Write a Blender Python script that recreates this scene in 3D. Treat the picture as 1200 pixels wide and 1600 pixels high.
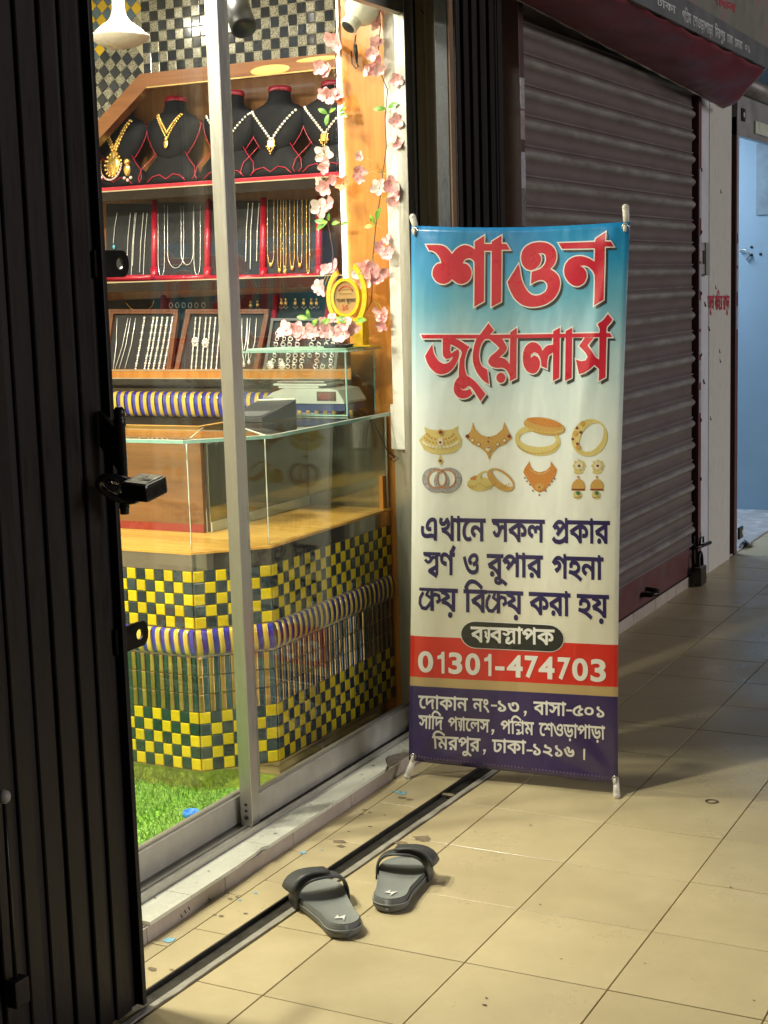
import bpy, bmesh, math, random
from mathutils import Vector, Matrix, geometry
random.seed(7)
for _o in list(bpy.data.objects): bpy.data.objects.remove(_o)
SC = bpy.context.scene
COL = SC.collection

# ------------------------------------------------------------------ camera
YAW, PITCH, ROLL, FPX = -0.47605, -0.14886, -0.02917, 2365.3
CAM = Vector((1.879, -2.666, 1.376))
def cam_axes():
    cy, sy, cp, sp = math.cos(YAW), math.sin(YAW), math.cos(PITCH), math.sin(PITCH)
    f = Vector((sy*cp, cy*cp, sp)); r = Vector((cy, -sy, 0)); u = r.cross(f)
    c, s = math.cos(ROLL), math.sin(ROLL)
    return c*r+s*u, -s*r+c*u, f
CR, CU, CF = cam_axes()
cd = bpy.data.cameras.new('camera'); cam = bpy.data.objects.new('camera', cd); COL.objects.link(cam)
cam.matrix_world = Matrix(((CR.x, CU.x, -CF.x, CAM.x), (CR.y, CU.y, -CF.y, CAM.y), (CR.z, CU.z, -CF.z, CAM.z), (0, 0, 0, 1)))
cd.sensor_fit = 'VERTICAL'; cd.sensor_height = 36; cd.sensor_width = 27; cd.lens = FPX/1600*36
cd.clip_start = .05; cd.clip_end = 400
SC.camera = cam
SC.render.resolution_x, SC.render.resolution_y = 768, 1024

# a photo pixel (1200 x 1600) gives a direction; the plane it lies on gives the distance
def ray(x, y): return CF + CR*((x-600)/FPX) + CU*((800-y)/FPX)
def onX(x, y, X): d = ray(x, y); return CAM + d*((X-CAM.x)/d.x)
def onY(x, y, Y): d = ray(x, y); return CAM + d*((Y-CAM.y)/d.y)
def onZ(x, y, Z): d = ray(x, y); return CAM + d*((Z-CAM.z)/d.z)

# ------------------------------------------------------------------ world, night sky and a soft sun added for the facade
W = bpy.data.worlds.new('World'); SC.world = W; W.use_nodes = True
nt = W.node_tree; bg = nt.nodes['Background']
sky = nt.nodes.new('ShaderNodeTexSky'); sky.sky_type = 'NISHITA'; sky.sun_disc = False
SUN_EL, SUN_AZ = math.radians(13), math.radians(74)          # low, from the open corridor side
sky.sun_elevation = SUN_EL; sky.sun_rotation = SUN_AZ
nt.links.new(sky.outputs[0], bg.inputs[0]); bg.inputs[1].default_value = 0.0075
sd = bpy.data.lights.new('facade_fill_sun', 'SUN'); sd.energy = .85; sd.angle = math.radians(22); sd.color = (1, .96, .96)  # soft low sun added to light the shutter and pillar side
so = bpy.data.objects.new('facade_fill_sun', sd); COL.objects.link(so)
sdir = Vector((math.sin(SUN_AZ)*math.cos(SUN_EL), math.cos(SUN_AZ)*math.cos(SUN_EL), math.sin(SUN_EL)))
so.rotation_euler = sdir.to_track_quat('Z', 'Y').to_euler(); so.location = (6, 2, 4)
SC.view_settings.view_transform = 'Standard'; SC.view_settings.look = 'None'
SC.view_settings.exposure = 0.28; SC.view_settings.gamma = 1.0

# ------------------------------------------------------------------ materials
MATS = {}
def M(name, col, rough=.5, metal=0., var=.12, scale=18., bump=0., bscale=None, coat=0., spec=.5, rnd=0., emit=None, estr=0., col2=None, mixs=(.45, .6), stretch=None, trans=0.):
    if name in MATS: return MATS[name]
    m = bpy.data.materials.new(name); m.use_nodes = True; t = m.node_tree; N = t.nodes; L = t.links
    b = N['Principled BSDF']
    b.inputs['Roughness'].default_value = rough; b.inputs['Metallic'].default_value = metal
    b.inputs['Coat Weight'].default_value = coat; b.inputs['Coat Roughness'].default_value = .08
    b.inputs['Specular IOR Level'].default_value = spec
    geo = N.new('ShaderNodeNewGeometry'); src = geo.outputs['Position']
    if stretch:
        mp = N.new('ShaderNodeMapping'); mp.inputs['Scale'].default_value = stretch; L.new(src, mp.inputs['Vector']); src = mp.outputs[0]
    no = N.new('ShaderNodeTexNoise'); no.inputs['Scale'].default_value = scale; no.inputs['Detail'].default_value = 6
    no.inputs['Roughness'].default_value = .65; L.new(src, no.inputs['Vector'])
    if col2:
        rp = N.new('ShaderNodeMapRange'); rp.inputs[1].default_value, rp.inputs[2].default_value = mixs
        L.new(no.outputs[0], rp.inputs[0])
        mx = N.new('ShaderNodeMixRGB'); mx.inputs[1].default_value = (*col, 1); mx.inputs[2].default_value = (*col2, 1); L.new(rp.outputs[0], mx.inputs[0]); cout = mx.outputs[0]
    else:
        rgb = N.new('ShaderNodeRGB'); rgb.outputs[0].default_value = (*col, 1); cout = rgb.outputs[0]
    hs = N.new('ShaderNodeHueSaturation'); L.new(cout, hs.inputs['Color'])
    mr = N.new('ShaderNodeMapRange'); mr.inputs[1].default_value = .25; mr.inputs[2].default_value = .75
    mr.inputs[3].default_value = 1-var; mr.inputs[4].default_value = 1+var; L.new(no.outputs[0], mr.inputs[0])
    val = mr.outputs[0]
    if rnd:
        oi = N.new('ShaderNodeObjectInfo'); r2 = N.new('ShaderNodeMapRange'); r2.inputs[3].default_value = 1-rnd; r2.inputs[4].default_value = 1+rnd
        L.new(oi.outputs['Random'], r2.inputs[0]); mu = N.new('ShaderNodeMath'); mu.operation = 'MULTIPLY'
        L.new(val, mu.inputs[0]); L.new(r2.outputs[0], mu.inputs[1]); val = mu.outputs[0]
    L.new(val, hs.inputs['Value']); L.new(hs.outputs[0], b.inputs['Base Color'])
    rr = N.new('ShaderNodeMapRange'); rr.inputs[1].default_value = .3; rr.inputs[2].default_value = .7
    rr.inputs[3].default_value = max(.02, rough*.8); rr.inputs[4].default_value = min(1, rough*1.25); L.new(no.outputs[0], rr.inputs[0]); L.new(rr.outputs[0], b.inputs['Roughness'])
    if bump:
        n2 = N.new('ShaderNodeTexNoise'); n2.inputs['Scale'].default_value = bscale or scale*6; n2.inputs['Detail'].default_value = 4; L.new(src, n2.inputs['Vector'])
        bp = N.new('ShaderNodeBump'); bp.inputs['Strength'].default_value = bump; bp.inputs['Distance'].default_value = .004
        L.new(n2.outputs[0], bp.inputs['Height']); L.new(bp.outputs[0], b.inputs['Normal'])
    if emit:
        b.inputs['Emission Color'].default_value = (*emit, 1); b.inputs['Emission Strength'].default_value = estr
    if trans:
        b.inputs['Transmission Weight'].default_value = trans
    MATS[name] = m; return m

def wood(name, c1, c2, rough=.35, axis=0, scale=9., coat=.2):
    if name in MATS: return MATS[name]
    m = bpy.data.materials.new(name); m.use_nodes = True; t = m.node_tree; N = t.nodes; L = t.links; b = N['Principled BSDF']
    geo = N.new('ShaderNodeNewGeometry'); mp = N.new('ShaderNodeMapping')
    s = [14., 14., 14.]; s[axis] = 1.1; mp.inputs['Scale'].default_value = s; L.new(geo.outputs['Position'], mp.inputs['Vector'])
    no = N.new('ShaderNodeTexNoise'); no.inputs['Scale'].default_value = scale*.4; no.inputs['Detail'].default_value = 8; no.inputs['Distortion'].default_value = .6; L.new(mp.outputs[0], no.inputs['Vector'])
    rp = N.new('ShaderNodeValToRGB'); rp.color_ramp.elements[0].position = .3; rp.color_ramp.elements[1].position = .7
    rp.color_ramp.elements[0].color = (*c1, 1); rp.color_ramp.elements[1].color = (*c2, 1); L.new(no.outputs[0], rp.inputs[0]); L.new(rp.outputs[0], b.inputs['Base Color'])
    b.inputs['Roughness'].default_value = rough; b.inputs['Coat Weight'].default_value = coat; b.inputs['Coat Roughness'].default_value = .1
    MATS[name] = m; return m

def glass(name, tint=(.93, .97, .95), refl=.9, f0=1.45, dust=0.):
    if name in MATS: return MATS[name]
    m = bpy.data.materials.new(name); m.use_nodes = True; t = m.node_tree; N = t.nodes; L = t.links
    N.remove(N['Principled BSDF']); out = N['Material Output']
    tr = N.new('ShaderNodeBsdfTransparent'); tr.inputs[0].default_value = (*tint, 1)
    gl = N.new('ShaderNodeBsdfGlossy'); gl.inputs['Roughness'].default_value = .015; gl.inputs[0].default_value = (refl, refl, refl, 1)
    lw = N.new('ShaderNodeLayerWeight'); lw.inputs[0].default_value = .5      # facing = 1-|cos|, Schlick curve on it
    pw = N.new('ShaderNodeMath'); pw.operation = 'POWER'; pw.inputs[1].default_value = 5; L.new(lw.outputs['Facing'], pw.inputs[0])
    r0 = ((f0-1)/(f0+1))**2; fr = N.new('ShaderNodeMath'); fr.operation = 'MULTIPLY_ADD'; fr.inputs[1].default_value = 1-r0; fr.inputs[2].default_value = r0; L.new(pw.outputs[0], fr.inputs[0])
    mx = N.new('ShaderNodeMixShader'); L.new(fr.outputs[0], mx.inputs[0]); L.new(tr.outputs[0], mx.inputs[1]); L.new(gl.outputs[0], mx.inputs[2])
    last = mx.outputs[0]
    if dust:
        df = N.new('ShaderNodeBsdfDiffuse'); df.inputs[0].default_value = (.8, .8, .75, 1)
        geo = N.new('ShaderNodeNewGeometry'); mp = N.new('ShaderNodeMapping'); mp.inputs['Scale'].default_value = (3, 3, 1.2); L.new(geo.outputs['Position'], mp.inputs[0])
        no = N.new('ShaderNodeTexNoise'); no.inputs['Scale'].default_value = 2.5; no.inputs['Detail'].default_value = 7; L.new(mp.outputs[0], no.inputs['Vector'])
        mr = N.new('ShaderNodeMapRange'); mr.inputs[1].default_value = .45; mr.inputs[2].default_value = .8; mr.inputs[3].default_value = dust*.25; mr.inputs[4].default_value = dust; L.new(no.outputs[0], mr.inputs[0])
        m2 = N.new('ShaderNodeMixShader'); L.new(mr.outputs[0], m2.inputs[0]); L.new(last, m2.inputs[1]); L.new(df.outputs[0], m2.inputs[2]); last = m2.outputs[0]
    L.new(last, out.inputs['Surface']); MATS[name] = m; return m

# ------------------------------------------------------------------ mesh helpers
class MB:
    """collects shapes; build() links them as ONE mesh object"""
    def __init__(s): s.v = []; s.f = []; s.sm = []
    def add(s, v, f, smooth=False):
        o = len(s.v); s.v += [tuple(q) for q in v]; s.f += [tuple(o+i for i in q) for q in f]; s.sm += [smooth]*len(f); return s
    def box(s, a, b, bev=0.):
        x0, x1 = sorted((a[0], b[0])); y0, y1 = sorted((a[1], b[1])); z0, z1 = sorted((a[2], b[2]))
        if not bev:
            v = [(x, y, z) for z in (z0, z1) for y in (y0, y1) for x in (x0, x1)]
            return s.add(v, [(0, 2, 3, 1), (4, 5, 7, 6), (0, 1, 5, 4), (2, 6, 7, 3), (0, 4, 6, 2), (1, 3, 7, 5)])
        bm = bmesh.new(); bmesh.ops.create_cube(bm, size=1)
        for q in bm.verts: q.co = Vector(((x0+x1)/2+q.co.x*(x1-x0), (y0+y1)/2+q.co.y*(y1-y0), (z0+z1)/2+q.co.z*(z1-z0)))
        bmesh.ops.bevel(bm, geom=list(bm.edges), offset=bev, segments=2, affect='EDGES', profile=.6)
        s.frombm(bm); return s
    def frombm(s, bm, smooth=False, mat=None):
        bm.verts.index_update(); vs = [q.co.copy() for q in bm.verts]
        if mat: vs = [mat @ q for q in vs]
        s.add(vs, [[q.index for q in f.verts] for f in bm.faces], smooth); bm.free(); return s
    def prism(s, pts, d, smooth=False):
        """closed 3-D outline pts extruded by vector d"""
        n = len(pts); d = Vector(d); p = [Vector(q) for q in pts]
        v = p+[q+d for q in p]
        f = [tuple(range(n))[::-1], tuple(range(n, 2*n))]+[(i, (i+1) % n, n+(i+1) % n, n+i) for i in range(n)]
        return s.add(v, f, smooth)
    def tube(s, path, r, n=8, caps=True, closed=False):
        P = [Vector(q) for q in path]; k = len(P); rr = r if isinstance(r, (list, tuple)) else [r]*k
        v = []; up = Vector((.13, .21, 1)).normalized(); prev = None
        for i in range(k):
            a = P[(i-1) % k] if (closed or i) else P[i]; b = P[(i+1) % k] if (closed or i < k-1) else P[i]
            t = (b-a); t = t.normalized() if t.length > 1e-9 else Vector((0, 0, 1))
            if prev is None: x = t.cross(up); x = x.normalized() if x.length > 1e-4 else t.orthogonal().normalized()
            else: x = (prev-t*prev.dot(t)); x = x.normalized() if x.length > 1e-6 else t.orthogonal().normalized()
            prev = x; y = t.cross(x)
            v += [P[i]+(x*math.cos(2*math.pi*j/n)+y*math.sin(2*math.pi*j/n))*rr[i] for j in range(n)]
        f = []
        for i in range(k if closed else k-1):
            for j in range(n): f.append((i*n+j, i*n+(j+1) % n, ((i+1) % k)*n+(j+1) % n, ((i+1) % k)*n+j))
        if caps and not closed: f += [tuple(range(n))[::-1], tuple(range((k-1)*n, k*n))]
        return s.add(v, f, True)
    def lathe(s, prof, c=(0, 0, 0), n=24, mat=None):
        v = []; f = []
        for r, z in prof: v += [Vector((r*math.cos(2*math.pi*j/n), r*math.sin(2*math.pi*j/n), z)) for j in range(n)]
        k = len(prof)
        for i in range(k-1):
            for j in range(n): f.append((i*n+j, i*n+(j+1) % n, (i+1)*n+(j+1) % n, (i+1)*n+j))
        f += [tuple(range(n))[::-1], tuple(range((k-1)*n, k*n))]
        mt = mat if mat else Matrix.Translation(Vector(c))
        return s.add([mt @ q for q in v], f, True)
    def ball(s, c, r, seg=10, ring=6, sc=(1, 1, 1)):
        bm = bmesh.new(); bmesh.ops.create_uvsphere(bm, u_segments=seg, v_segments=ring, radius=1)
        for q in bm.verts: q.co = Vector((c[0]+q.co.x*r*sc[0], c[1]+q.co.y*r*sc[1], c[2]+q.co.z*r*sc[2]))
        return s.frombm(bm, True)
    def mesh(s, name, m):
        me = bpy.data.meshes.new(name); me.from_pydata(s.v, [], s.f); me.polygons.foreach_set('use_smooth', s.sm)
        if m: me.materials.append(m)
        me.update(); return me
    def build(s, name, m, parent=None, fixn=True):
        me = s.mesh(name, m)
        if fixn:
            bm = bmesh.new(); bm.from_mesh(me); bmesh.ops.recalc_face_normals(bm, faces=bm.faces); bm.to_mesh(me); bm.free()
        return link(name, me, parent)

def link(name, me, parent=None, loc=None, rot=None, scale=None):
    o = bpy.data.objects.new(name, me); COL.objects.link(o)
    if loc is not None: o.location = loc
    if rot is not None: o.rotation_euler = rot
    if scale is not None: o.scale = scale
    if parent is not None:
        o.parent = parent; o.matrix_parent_inverse = base_mat(parent).inverted()
    return o
def base_mat(o):
    m = Matrix.LocRotScale(o.location, o.rotation_euler, o.scale)
    if o.parent: return base_mat(o.parent) @ o.matrix_parent_inverse @ m
    return m
def tag(o, label=None, cat=None, group=None, kind=None):
    if label: o['label'] = label
    if cat: o['category'] = cat
    if group: o['group'] = group
    if kind: o['kind'] = kind
    return o
def thing(name, loc, label, cat, group=None, rotz=0):
    o = bpy.data.objects.new(name, None); COL.objects.link(o); o.location = loc; o.rotation_euler = (0, 0, rotz); o.empty_display_size = .05
    return tag(o, label, cat, group)
def struct(o): o['kind'] = 'structure'; return o

# ------------------------------------------------------------------ 2-D print: contour filling, font outlines
def area2(c): return sum(c[i][0]*c[(i+1) % len(c)][1]-c[(i+1) % len(c)][0]*c[i][1] for i in range(len(c)))/2
def ccw(c): return list(c) if area2(c) > 0 else list(c)[::-1]
def winding(p, cs):
    x, y = p; w = 0
    for c in cs:
        n = len(c)
        for i in range(n):
            x0, y0 = c[i]; x1, y1 = c[(i+1) % n]
            if y0 <= y < y1:
                if (x1-x0)*(y-y0)-(x-x0)*(y1-y0) > 0: w += 1
            elif y1 <= y < y0:
                if (x1-x0)*(y-y0)-(x-x0)*(y1-y0) < 0: w -= 1
    return w
def fill2(cs, lattice=0.):
    vs = []; es = []
    for c in cs:
        o = len(vs); vs += [Vector(q) for q in c]; n = len(c); es += [(o+i, o+(i+1) % n) for i in range(n)]
    if lattice:
        x0 = min(q.x for q in vs); x1 = max(q.x for q in vs); y0 = min(q.y for q in vs); y1 = max(q.y for q in vs)
        i0 = math.floor(x0/lattice); j0 = math.floor(y0/lattice)
        for i in range(i0, int(x1/lattice)+2):
            for j in range(j0, int(y1/lattice)+2): vs.append(Vector((i*lattice+.0007, j*lattice+.0003)))
    v, e, f, *_ = geometry.delaunay_2d_cdt(vs, es, [], 0, 1e-6)
    out = []
    for t in f:
        c = sum((v[i] for i in t), Vector((0, 0)))/len(t)
        if winding((c.x, c.y), cs) != 0: out.append(tuple(t))
    used = sorted({i for t in out for i in t}); mp = {k: i for i, k in enumerate(used)}
    return [(v[k].x, v[k].y) for k in used], [tuple(mp[i] for i in t) for t in out]
def offset2(c, d):
    c = ccw(c); n = len(c); out = []
    for i in range(n):
        a, b, e = Vector(c[i-1]), Vector(c[i]), Vector(c[(i+1) % n])
        t0 = b-a; t1 = e-b
        if t0.length < 1e-9 or t1.length < 1e-9: out.append(tuple(b)); continue
        n0 = Vector((t0.y, -t0.x)).normalized(); n1 = Vector((t1.y, -t1.x)).normalized(); m = n0+n1
        if m.length < .3: m = n0*1.0
        m.normalize(); k = d/max(.5, m.dot(n0)); out.append(tuple(b+m*k))
    return out
def stroke2(pts, w):
    """polyline -> list of CCW contours (one quad per piece, discs at the joints)"""
    cs = []
    for (a, b) in zip(pts[:-1], pts[1:]):
        a = Vector(a); b = Vector(b); t = (b-a).normalized(); n = Vector((-t.y, t.x))*w/2
        cs.append(ccw([tuple(a+n), tuple(b+n), tuple(b-n), tuple(a-n)]))
    for p in pts[1:-1]: cs.append([(p[0]+w/2*math.cos(k*math.pi/4), p[1]+w/2*math.sin(k*math.pi/4)) for k in range(8)])
    return cs
def smooth2(c, k=1):
    for _ in range(k):
        o = []
        for i in range(len(c)):
            a = Vector(c[i]); b = Vector(c[(i+1) % len(c)])
            p = Vector(c[i-1]); ang = (a-p).angle(b-a, 0) if (a-p).length > 0 and (b-a).length > 0 else 0
            if ang > .75: o.append(tuple(a))          # keep true corners
            else:
                o += [tuple(a*.8+p*.2), tuple(a*.8+b*.2)]
        c = o
    return c
_G = {}
def text_splines(s):
    if s in _G: return _G[s]
    cu = bpy.data.curves.new('letters', 'FONT'); cu.body = s; cu.resolution_u = 4
    o = bpy.data.objects.new('letters', cu); COL.objects.link(o)
    dg = bpy.context.evaluated_depsgraph_get(); dg.update()
    c2 = o.to_curve(dg, apply_modifiers=False); res = []
    for sp in c2.splines:
        pts = []
        if sp.type == 'BEZIER':
            bp = sp.bezier_points; n = len(bp)
            for i in range(n):
                a, b = bp[i], bp[(i+1) % n]
                straight = (a.handle_right-a.co).length < 1e-6 and (b.handle_left-b.co).length < 1e-6
                k = 1 if straight else 5
                for j in range(k):
                    u = j/k; q = a.co*(1-u)**3+a.handle_right*3*u*(1-u)**2+b.handle_left*3*u*u*(1-u)+b.co*u**3; pts.append((q.x, q.y))
        else: pts = [(q.co.x, q.co.y) for q in sp.points]
        cl = []
        for q in pts:
            if not cl or (abs(q[0]-cl[-1][0])+abs(q[1]-cl[-1][1])) > 2e-4: cl.append(q)
        if len(cl) > 2: res.append(cl)
    o.to_curve_clear(); bpy.data.objects.remove(o); bpy.data.curves.remove(cu)
    _G[s] = res; return res
HM = None
def word(s, bold=0.012):
    """word in visual order; '1' after a letter = extra marks. returns contours, width, header height (baseline 0)"""
    global HM
    if HM is None: HM = max(q[1] for c in text_splines('ন') for q in c)
    chars = []; i = 0
    while i < len(s):
        mk = None
        if i+1 < len(s) and s[i+1] in '₁₂₃₄₅₆₇': mk = s[i+1]
        chars.append((s[i], mk)); i += 2 if mk else 1
    cs = []; plain = ''.join(c for c, _ in chars); cnt = 0; shift = 0.
    for k in range(len(chars)):
        allsp = text_splines(plain[:k+1]); mine = allsp[cnt:]; cnt = len(allsp); ch, mk = chars[k]
        mine = [[(x+shift, y) for x, y in c] for c in mine]
        # the font's outlines run one way for ink, the other way for counters
        if mine:
            big = max(mine, key=lambda c: abs(area2(c))); sg = 1 if area2(big) > 0 else -1
            xs = [q[0] for c in mine for q in c]; x0, x1 = min(xs), max(xs); w = x1-x0; H = HM
            T = lambda pts: [(x0+a*w, b*H) for a, b in pts]
            if mk in ('₂', '₃', '₅'):                       # conjunct: base letter moves up, small letter under it
                mine = [[(x, H-(H-y)*.6) if x < x1-.16 else (x, y) for x, y in c] for c in mine]
            if mk == '₆': mine = []
            for c in mine:
                ink = (area2(c) > 0) == (sg > 0)
                cs.append(offset2(c, bold) if ink else offset2(c, -bold)[::-1])
            sw = .135
            if mk == '₁': cs += stroke2(T([(-.02, .2), (.12, .04), (.4, .0), (.62, .08), (.8, .24)]), sw)
            if mk == '₂': cs += stroke2(T([(.82, .36), (.35, .14), (.82, -.1)]), sw)
            if mk == '₃': cs += stroke2(T([(.3, .3), (.45, .36), (.42, .2), (.28, .2), (.3, .02), (.5, -.02), (.8, .2)]), sw*.75)
            if mk == '₅': cs += stroke2(T([(.2, .32), (.45, .3), (.42, .12), (.2, .0), (.45, .02), (.8, .2)]), sw*.72)
            if mk == '₄':                                   # ya-phala after the letter
                b = [(x1+a*H*.62, y*H) for a, y in [(.62, .98), (.62, .3), (.5, .06), (.3, .02)]]; cs += stroke2(b, sw*.85)
                b = [(x1+a*H*.62, y*H) for a, y in [(.1, .74), (.3, .6), (.22, .42), (.6, .16)]]; cs += stroke2(b, sw*.7)
                cs += stroke2([(x1-.03, H*.955), (x1+H*.5, H*.955)], .09); shift += H*.48
            if mk == '₆':                                   # kra
                cs += stroke2(T([(0, .955), (1, .955)]), .09)
                cs += stroke2(T([(.60, .95), (.60, -.04)]), sw); cs += stroke2(T([(.20, .82), (.05, .55), (.03, .28), (.14, .08), (.32, .06), (.46, .22), (.60, .44)]), sw*.8); cs += stroke2(T([(.44, .9), (.34, .70), (.60, .52)]), sw*.7)
                cs += stroke2(T([(.60, .62), (.74, .74), (.92, .68), (.95, .46), (.80, .36)]), sw*.8)
            if mk == '₇': cs += stroke2(T([(.78, 1.02), (.86, 1.14), (1.02, 1.36)]), sw*1.1)
    xs = [q[0] for c in cs for q in c]
    return cs, min(xs), max(xs), HM

# ================================================================== THE SETTING
# ---- floor: base sheet, then every tile on it
TX, TY = .3048, .2929
m_grout = M('tile_grout', (.20, .155, .10), .95, var=.2)
m_tile = bpy.data.materials.new('beige_floor_tile'); m_tile.use_nodes = True
def _floor_nodes():
    t = m_tile.node_tree; N = t.nodes; L = t.links; b = N['Principled BSDF']; geo = N.new('ShaderNodeNewGeometry')
    def noise(sc, det=6, rough=.6):
        n = N.new('ShaderNodeTexNoise'); n.inputs['Scale'].default_value = sc; n.inputs['Detail'].default_value = det; n.inputs['Roughness'].default_value = rough; L.new(geo.outputs['Position'], n.inputs['Vector']); return n.outputs[0]
    def rng(src, a, b_, c, d):
        m = N.new('ShaderNodeMapRange'); m.inputs[1].default_value, m.inputs[2].default_value, m.inputs[3].default_value, m.inputs[4].default_value = a, b_, c, d; L.new(src, m.inputs[0]); return m.outputs[0]
    def mix(f, c1, c2):
        m = N.new('ShaderNodeMixRGB')
        for k, c in ((0, f), (1, c1), (2, c2)):
            if isinstance(c, tuple): m.inputs[k].default_value = (*c, 1)
            else: L.new(c, m.inputs[k])
        return m.outputs[0]
    col = mix(rng(noise(6, 8, .7), .4, .66, 0, 1), (.60, .50, .30), (.54, .445, .26))      # mottled glaze
    col = mix(rng(noise(1.7, 5, .6), .46, .72, 0, .55), col, (.43, .35, .21))                # walked-in dirt
    col = mix(rng(noise(38, 5, .75), .62, .74, 0, .35), col, (.30, .23, .13))                # specks
    oi = N.new('ShaderNodeObjectInfo'); hs = N.new('ShaderNodeHueSaturation'); L.new(col, hs.inputs['Color']); L.new(rng(oi.outputs['Random'], 0, 1, .93, 1.06), hs.inputs['Value']); L.new(hs.outputs[0], b.inputs['Base Color'])
    L.new(rng(noise(2.6, 7, .7), .35, .7, .24, .5), b.inputs['Roughness'])
    bp = N.new('ShaderNodeBump'); bp.inputs['Strength'].default_value = .05; bp.inputs['Distance'].default_value = .003; L.new(noise(45, 3), bp.inputs['Height']); L.new(bp.outputs[0], b.inputs['Normal'])
_floor_nodes()
floor = struct(MB().add([(-30, -30, -.0115), (30, -30, -.0115), (30, 60, -.0115), (-30, 60, -.0115)], [(0, 1, 2, 3)]).build('floor', m_grout))
def grooveL(y): return .143+.035*y
def quad_tile(name, c, z0, z1, mat, parent, bev=.0007):
    """a flat tile from a 2-D outline, arris slightly eased"""
    c = ccw(c); n = len(c); i_ = offset2(c, -bev)
    v = [(x, y, z0) for x, y in c]+[(x, y, z1-bev) for x, y in c]+[(x, y, z1) for x, y in i_]
    f = [tuple(range(2*n, 3*n))]
    for k in range(2):
        for i in range(n): f.append((k*n+i, k*n+(i+1) % n, (k+1)*n+(i+1) % n, (k+1)*n+i))
    return MB().add(v, f).build(name, mat, parent, False)
g = .0014
for i in range(-1, 6):
    for j in range(-7, 25):
        x0, x1 = .66+i*TX+g, .66+(i+1)*TX-g; y0, y1 = j*TY+g, (j+1)*TY-g
        quad_tile('floor_tile', [(x0, y0), (x1, y0), (x1, y1), (x0, y1)], -.011, random.uniform(-.0005, .0006), m_tile, floor)
for j in range(-7, 25):                                             # cut column along the gate groove
    y0, y1 = j*TY+g, (j+1)*TY-g; a, b = grooveL(min(y0, 1.7))+.069, grooveL(min(y1, 1.7))+.069
    if y0 > 1.6: a = b = .03
    quad_tile('floor_tile', [(a, y0), (.355-g, y0), (.355-g, y1), (b, y1)], -.011, random.uniform(-.0005, .0006), m_tile, floor)
for j in range(-4, 6):                                             # strip between step and groove
    y0, y1 = j*TY+.11+g, (j+1)*TY+.11-g
    quad_tile('floor_tile', [(.002, y0), (.052-g, y0), (.052-g, y1), (.002, y1)], -.011, .0002, m_tile, floor)
    quad_tile('floor_tile', [(.052+g, y0+.1), (grooveL(y0+.1)-.002, y0+.1), (grooveL(y1+.1)-.002, y1+.1), (.052+g, y1+.1)], -.011, .0004, m_tile, floor)
# splashes and grime that stuck to the tiles
m_blue_spl = M('dried_blue_paint', (.25, .5, .66), .7, var=.2); m_grime = M('dried_mud', (.22, .17, .11), .9, var=.4, scale=60); m_ink = M('dark_scuff', (.09, .07, .055), .8)
def blot(x, y, r, mat, z=.0016, stretch=1., parent=floor, name='stain', n=12):
    p = onZ(x, y, 0) if x > 3 else Vector((x, y, 0)); a0 = random.random()*6
    pts = [(p.x+r*random.uniform(.55, 1.15)*math.cos(a0+k*2*math.pi/n), p.y+stretch*r*random.uniform(.55, 1.15)*math.sin(a0+k*2*math.pi/n), z) for k in range(n)]
    MB().add(pts, [tuple(range(n))]).build(name, mat, parent, False)
for x, y, r in [(622, 1238, .011), (630, 1240, .013), (614, 1237, .006), (474, 1333, .010), (399, 1396, .007), (375, 1407, .005), (263, 1470, .016), (503, 1329, .004)]: blot(x, y, r, m_blue_spl)
for x, y, r in [(531, 1316, .018), (533, 1323, .014), (628, 1247, .014), (569, 1266, .008), (565, 1273, .006), (578, 1292, .007), (601, 1274, .005), (238, 1515, .012), (268, 1516, .006), (360, 1405, .007), (370, 1402, .006), (384, 1428, .006), (345, 1432, .008), (578, 1270, .006), (640, 1250, .01), (335, 1430, .006), (545, 1300, .005), (660, 1311, .03), (628, 1318, .02), (700, 1242, .02)]:
    blot(x, y, r, m_grime, stretch=.7)
for x, y, r in [(844, 1414, .005), (1178, 1564, .004), (829, 1290, .006), (757, 1571, .007), (760, 1560, .005), (1142, 1387, .005), (787, 1344, .003), (775, 1345, .003), (1037, 1474, .003), (907, 1355, .003), (1012, 1183, .006), (1015, 1218, .006), (1033, 1182, .004), (742, 1300, .004), (877, 1499, .004), (1008, 1506, .004)]:
    blot(x, y, r, m_ink, stretch=.4, n=7)
MB().tube([onZ(1112, 1252, .002)+Vector((.018*math.cos(t)*(1-.02*t), .014*math.sin(t)*(1+.06*math.sin(3*t)), 0)) for t in [k*.5 for k in range(38)]], .0011, 4).build('scuff_ring', m_ink, floor)

# ---- gate groove: steel channel sunk in the floor with a cement lip
m_steel_dark = M('grimy_channel_steel', (.06, .055, .048), .45, metal=.6, var=.4, scale=40, bump=.15)
m_cement = M('rough_cement', (.34, .315, .265), .9, var=.25, scale=25, bump=.4, bscale=120)
gr = MB(); Y0, Y1 = -2.0, 1.72
L = lambda y: grooveL(y)
def strip(mb, xa, xb, za, zb, n=1):
    ys = [Y0+(Y1-Y0)*k/n for k in range(n+1)]
    v = [];
    for y in ys: v += [(L(y)+xa, y, za), (L(y)+xb, y, zb)]
    mb.add(v, [(2*k, 2*k+1, 2*k+3, 2*k+2) for k in range(n)])
strip(gr, -.002, .0025, .001, .001); strip(gr, .0025, .0025, .001, -.009); strip(gr, .0025, .042, -.009, -.009); strip(gr, .042, .042, -.009, .001); strip(gr, .042, .045, .001, .001)
chan = struct(gr.build('gate_channel', m_steel_dark, None, False))
random.seed(3); lip = MB(); vv = []; ff = []; n = 90
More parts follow.
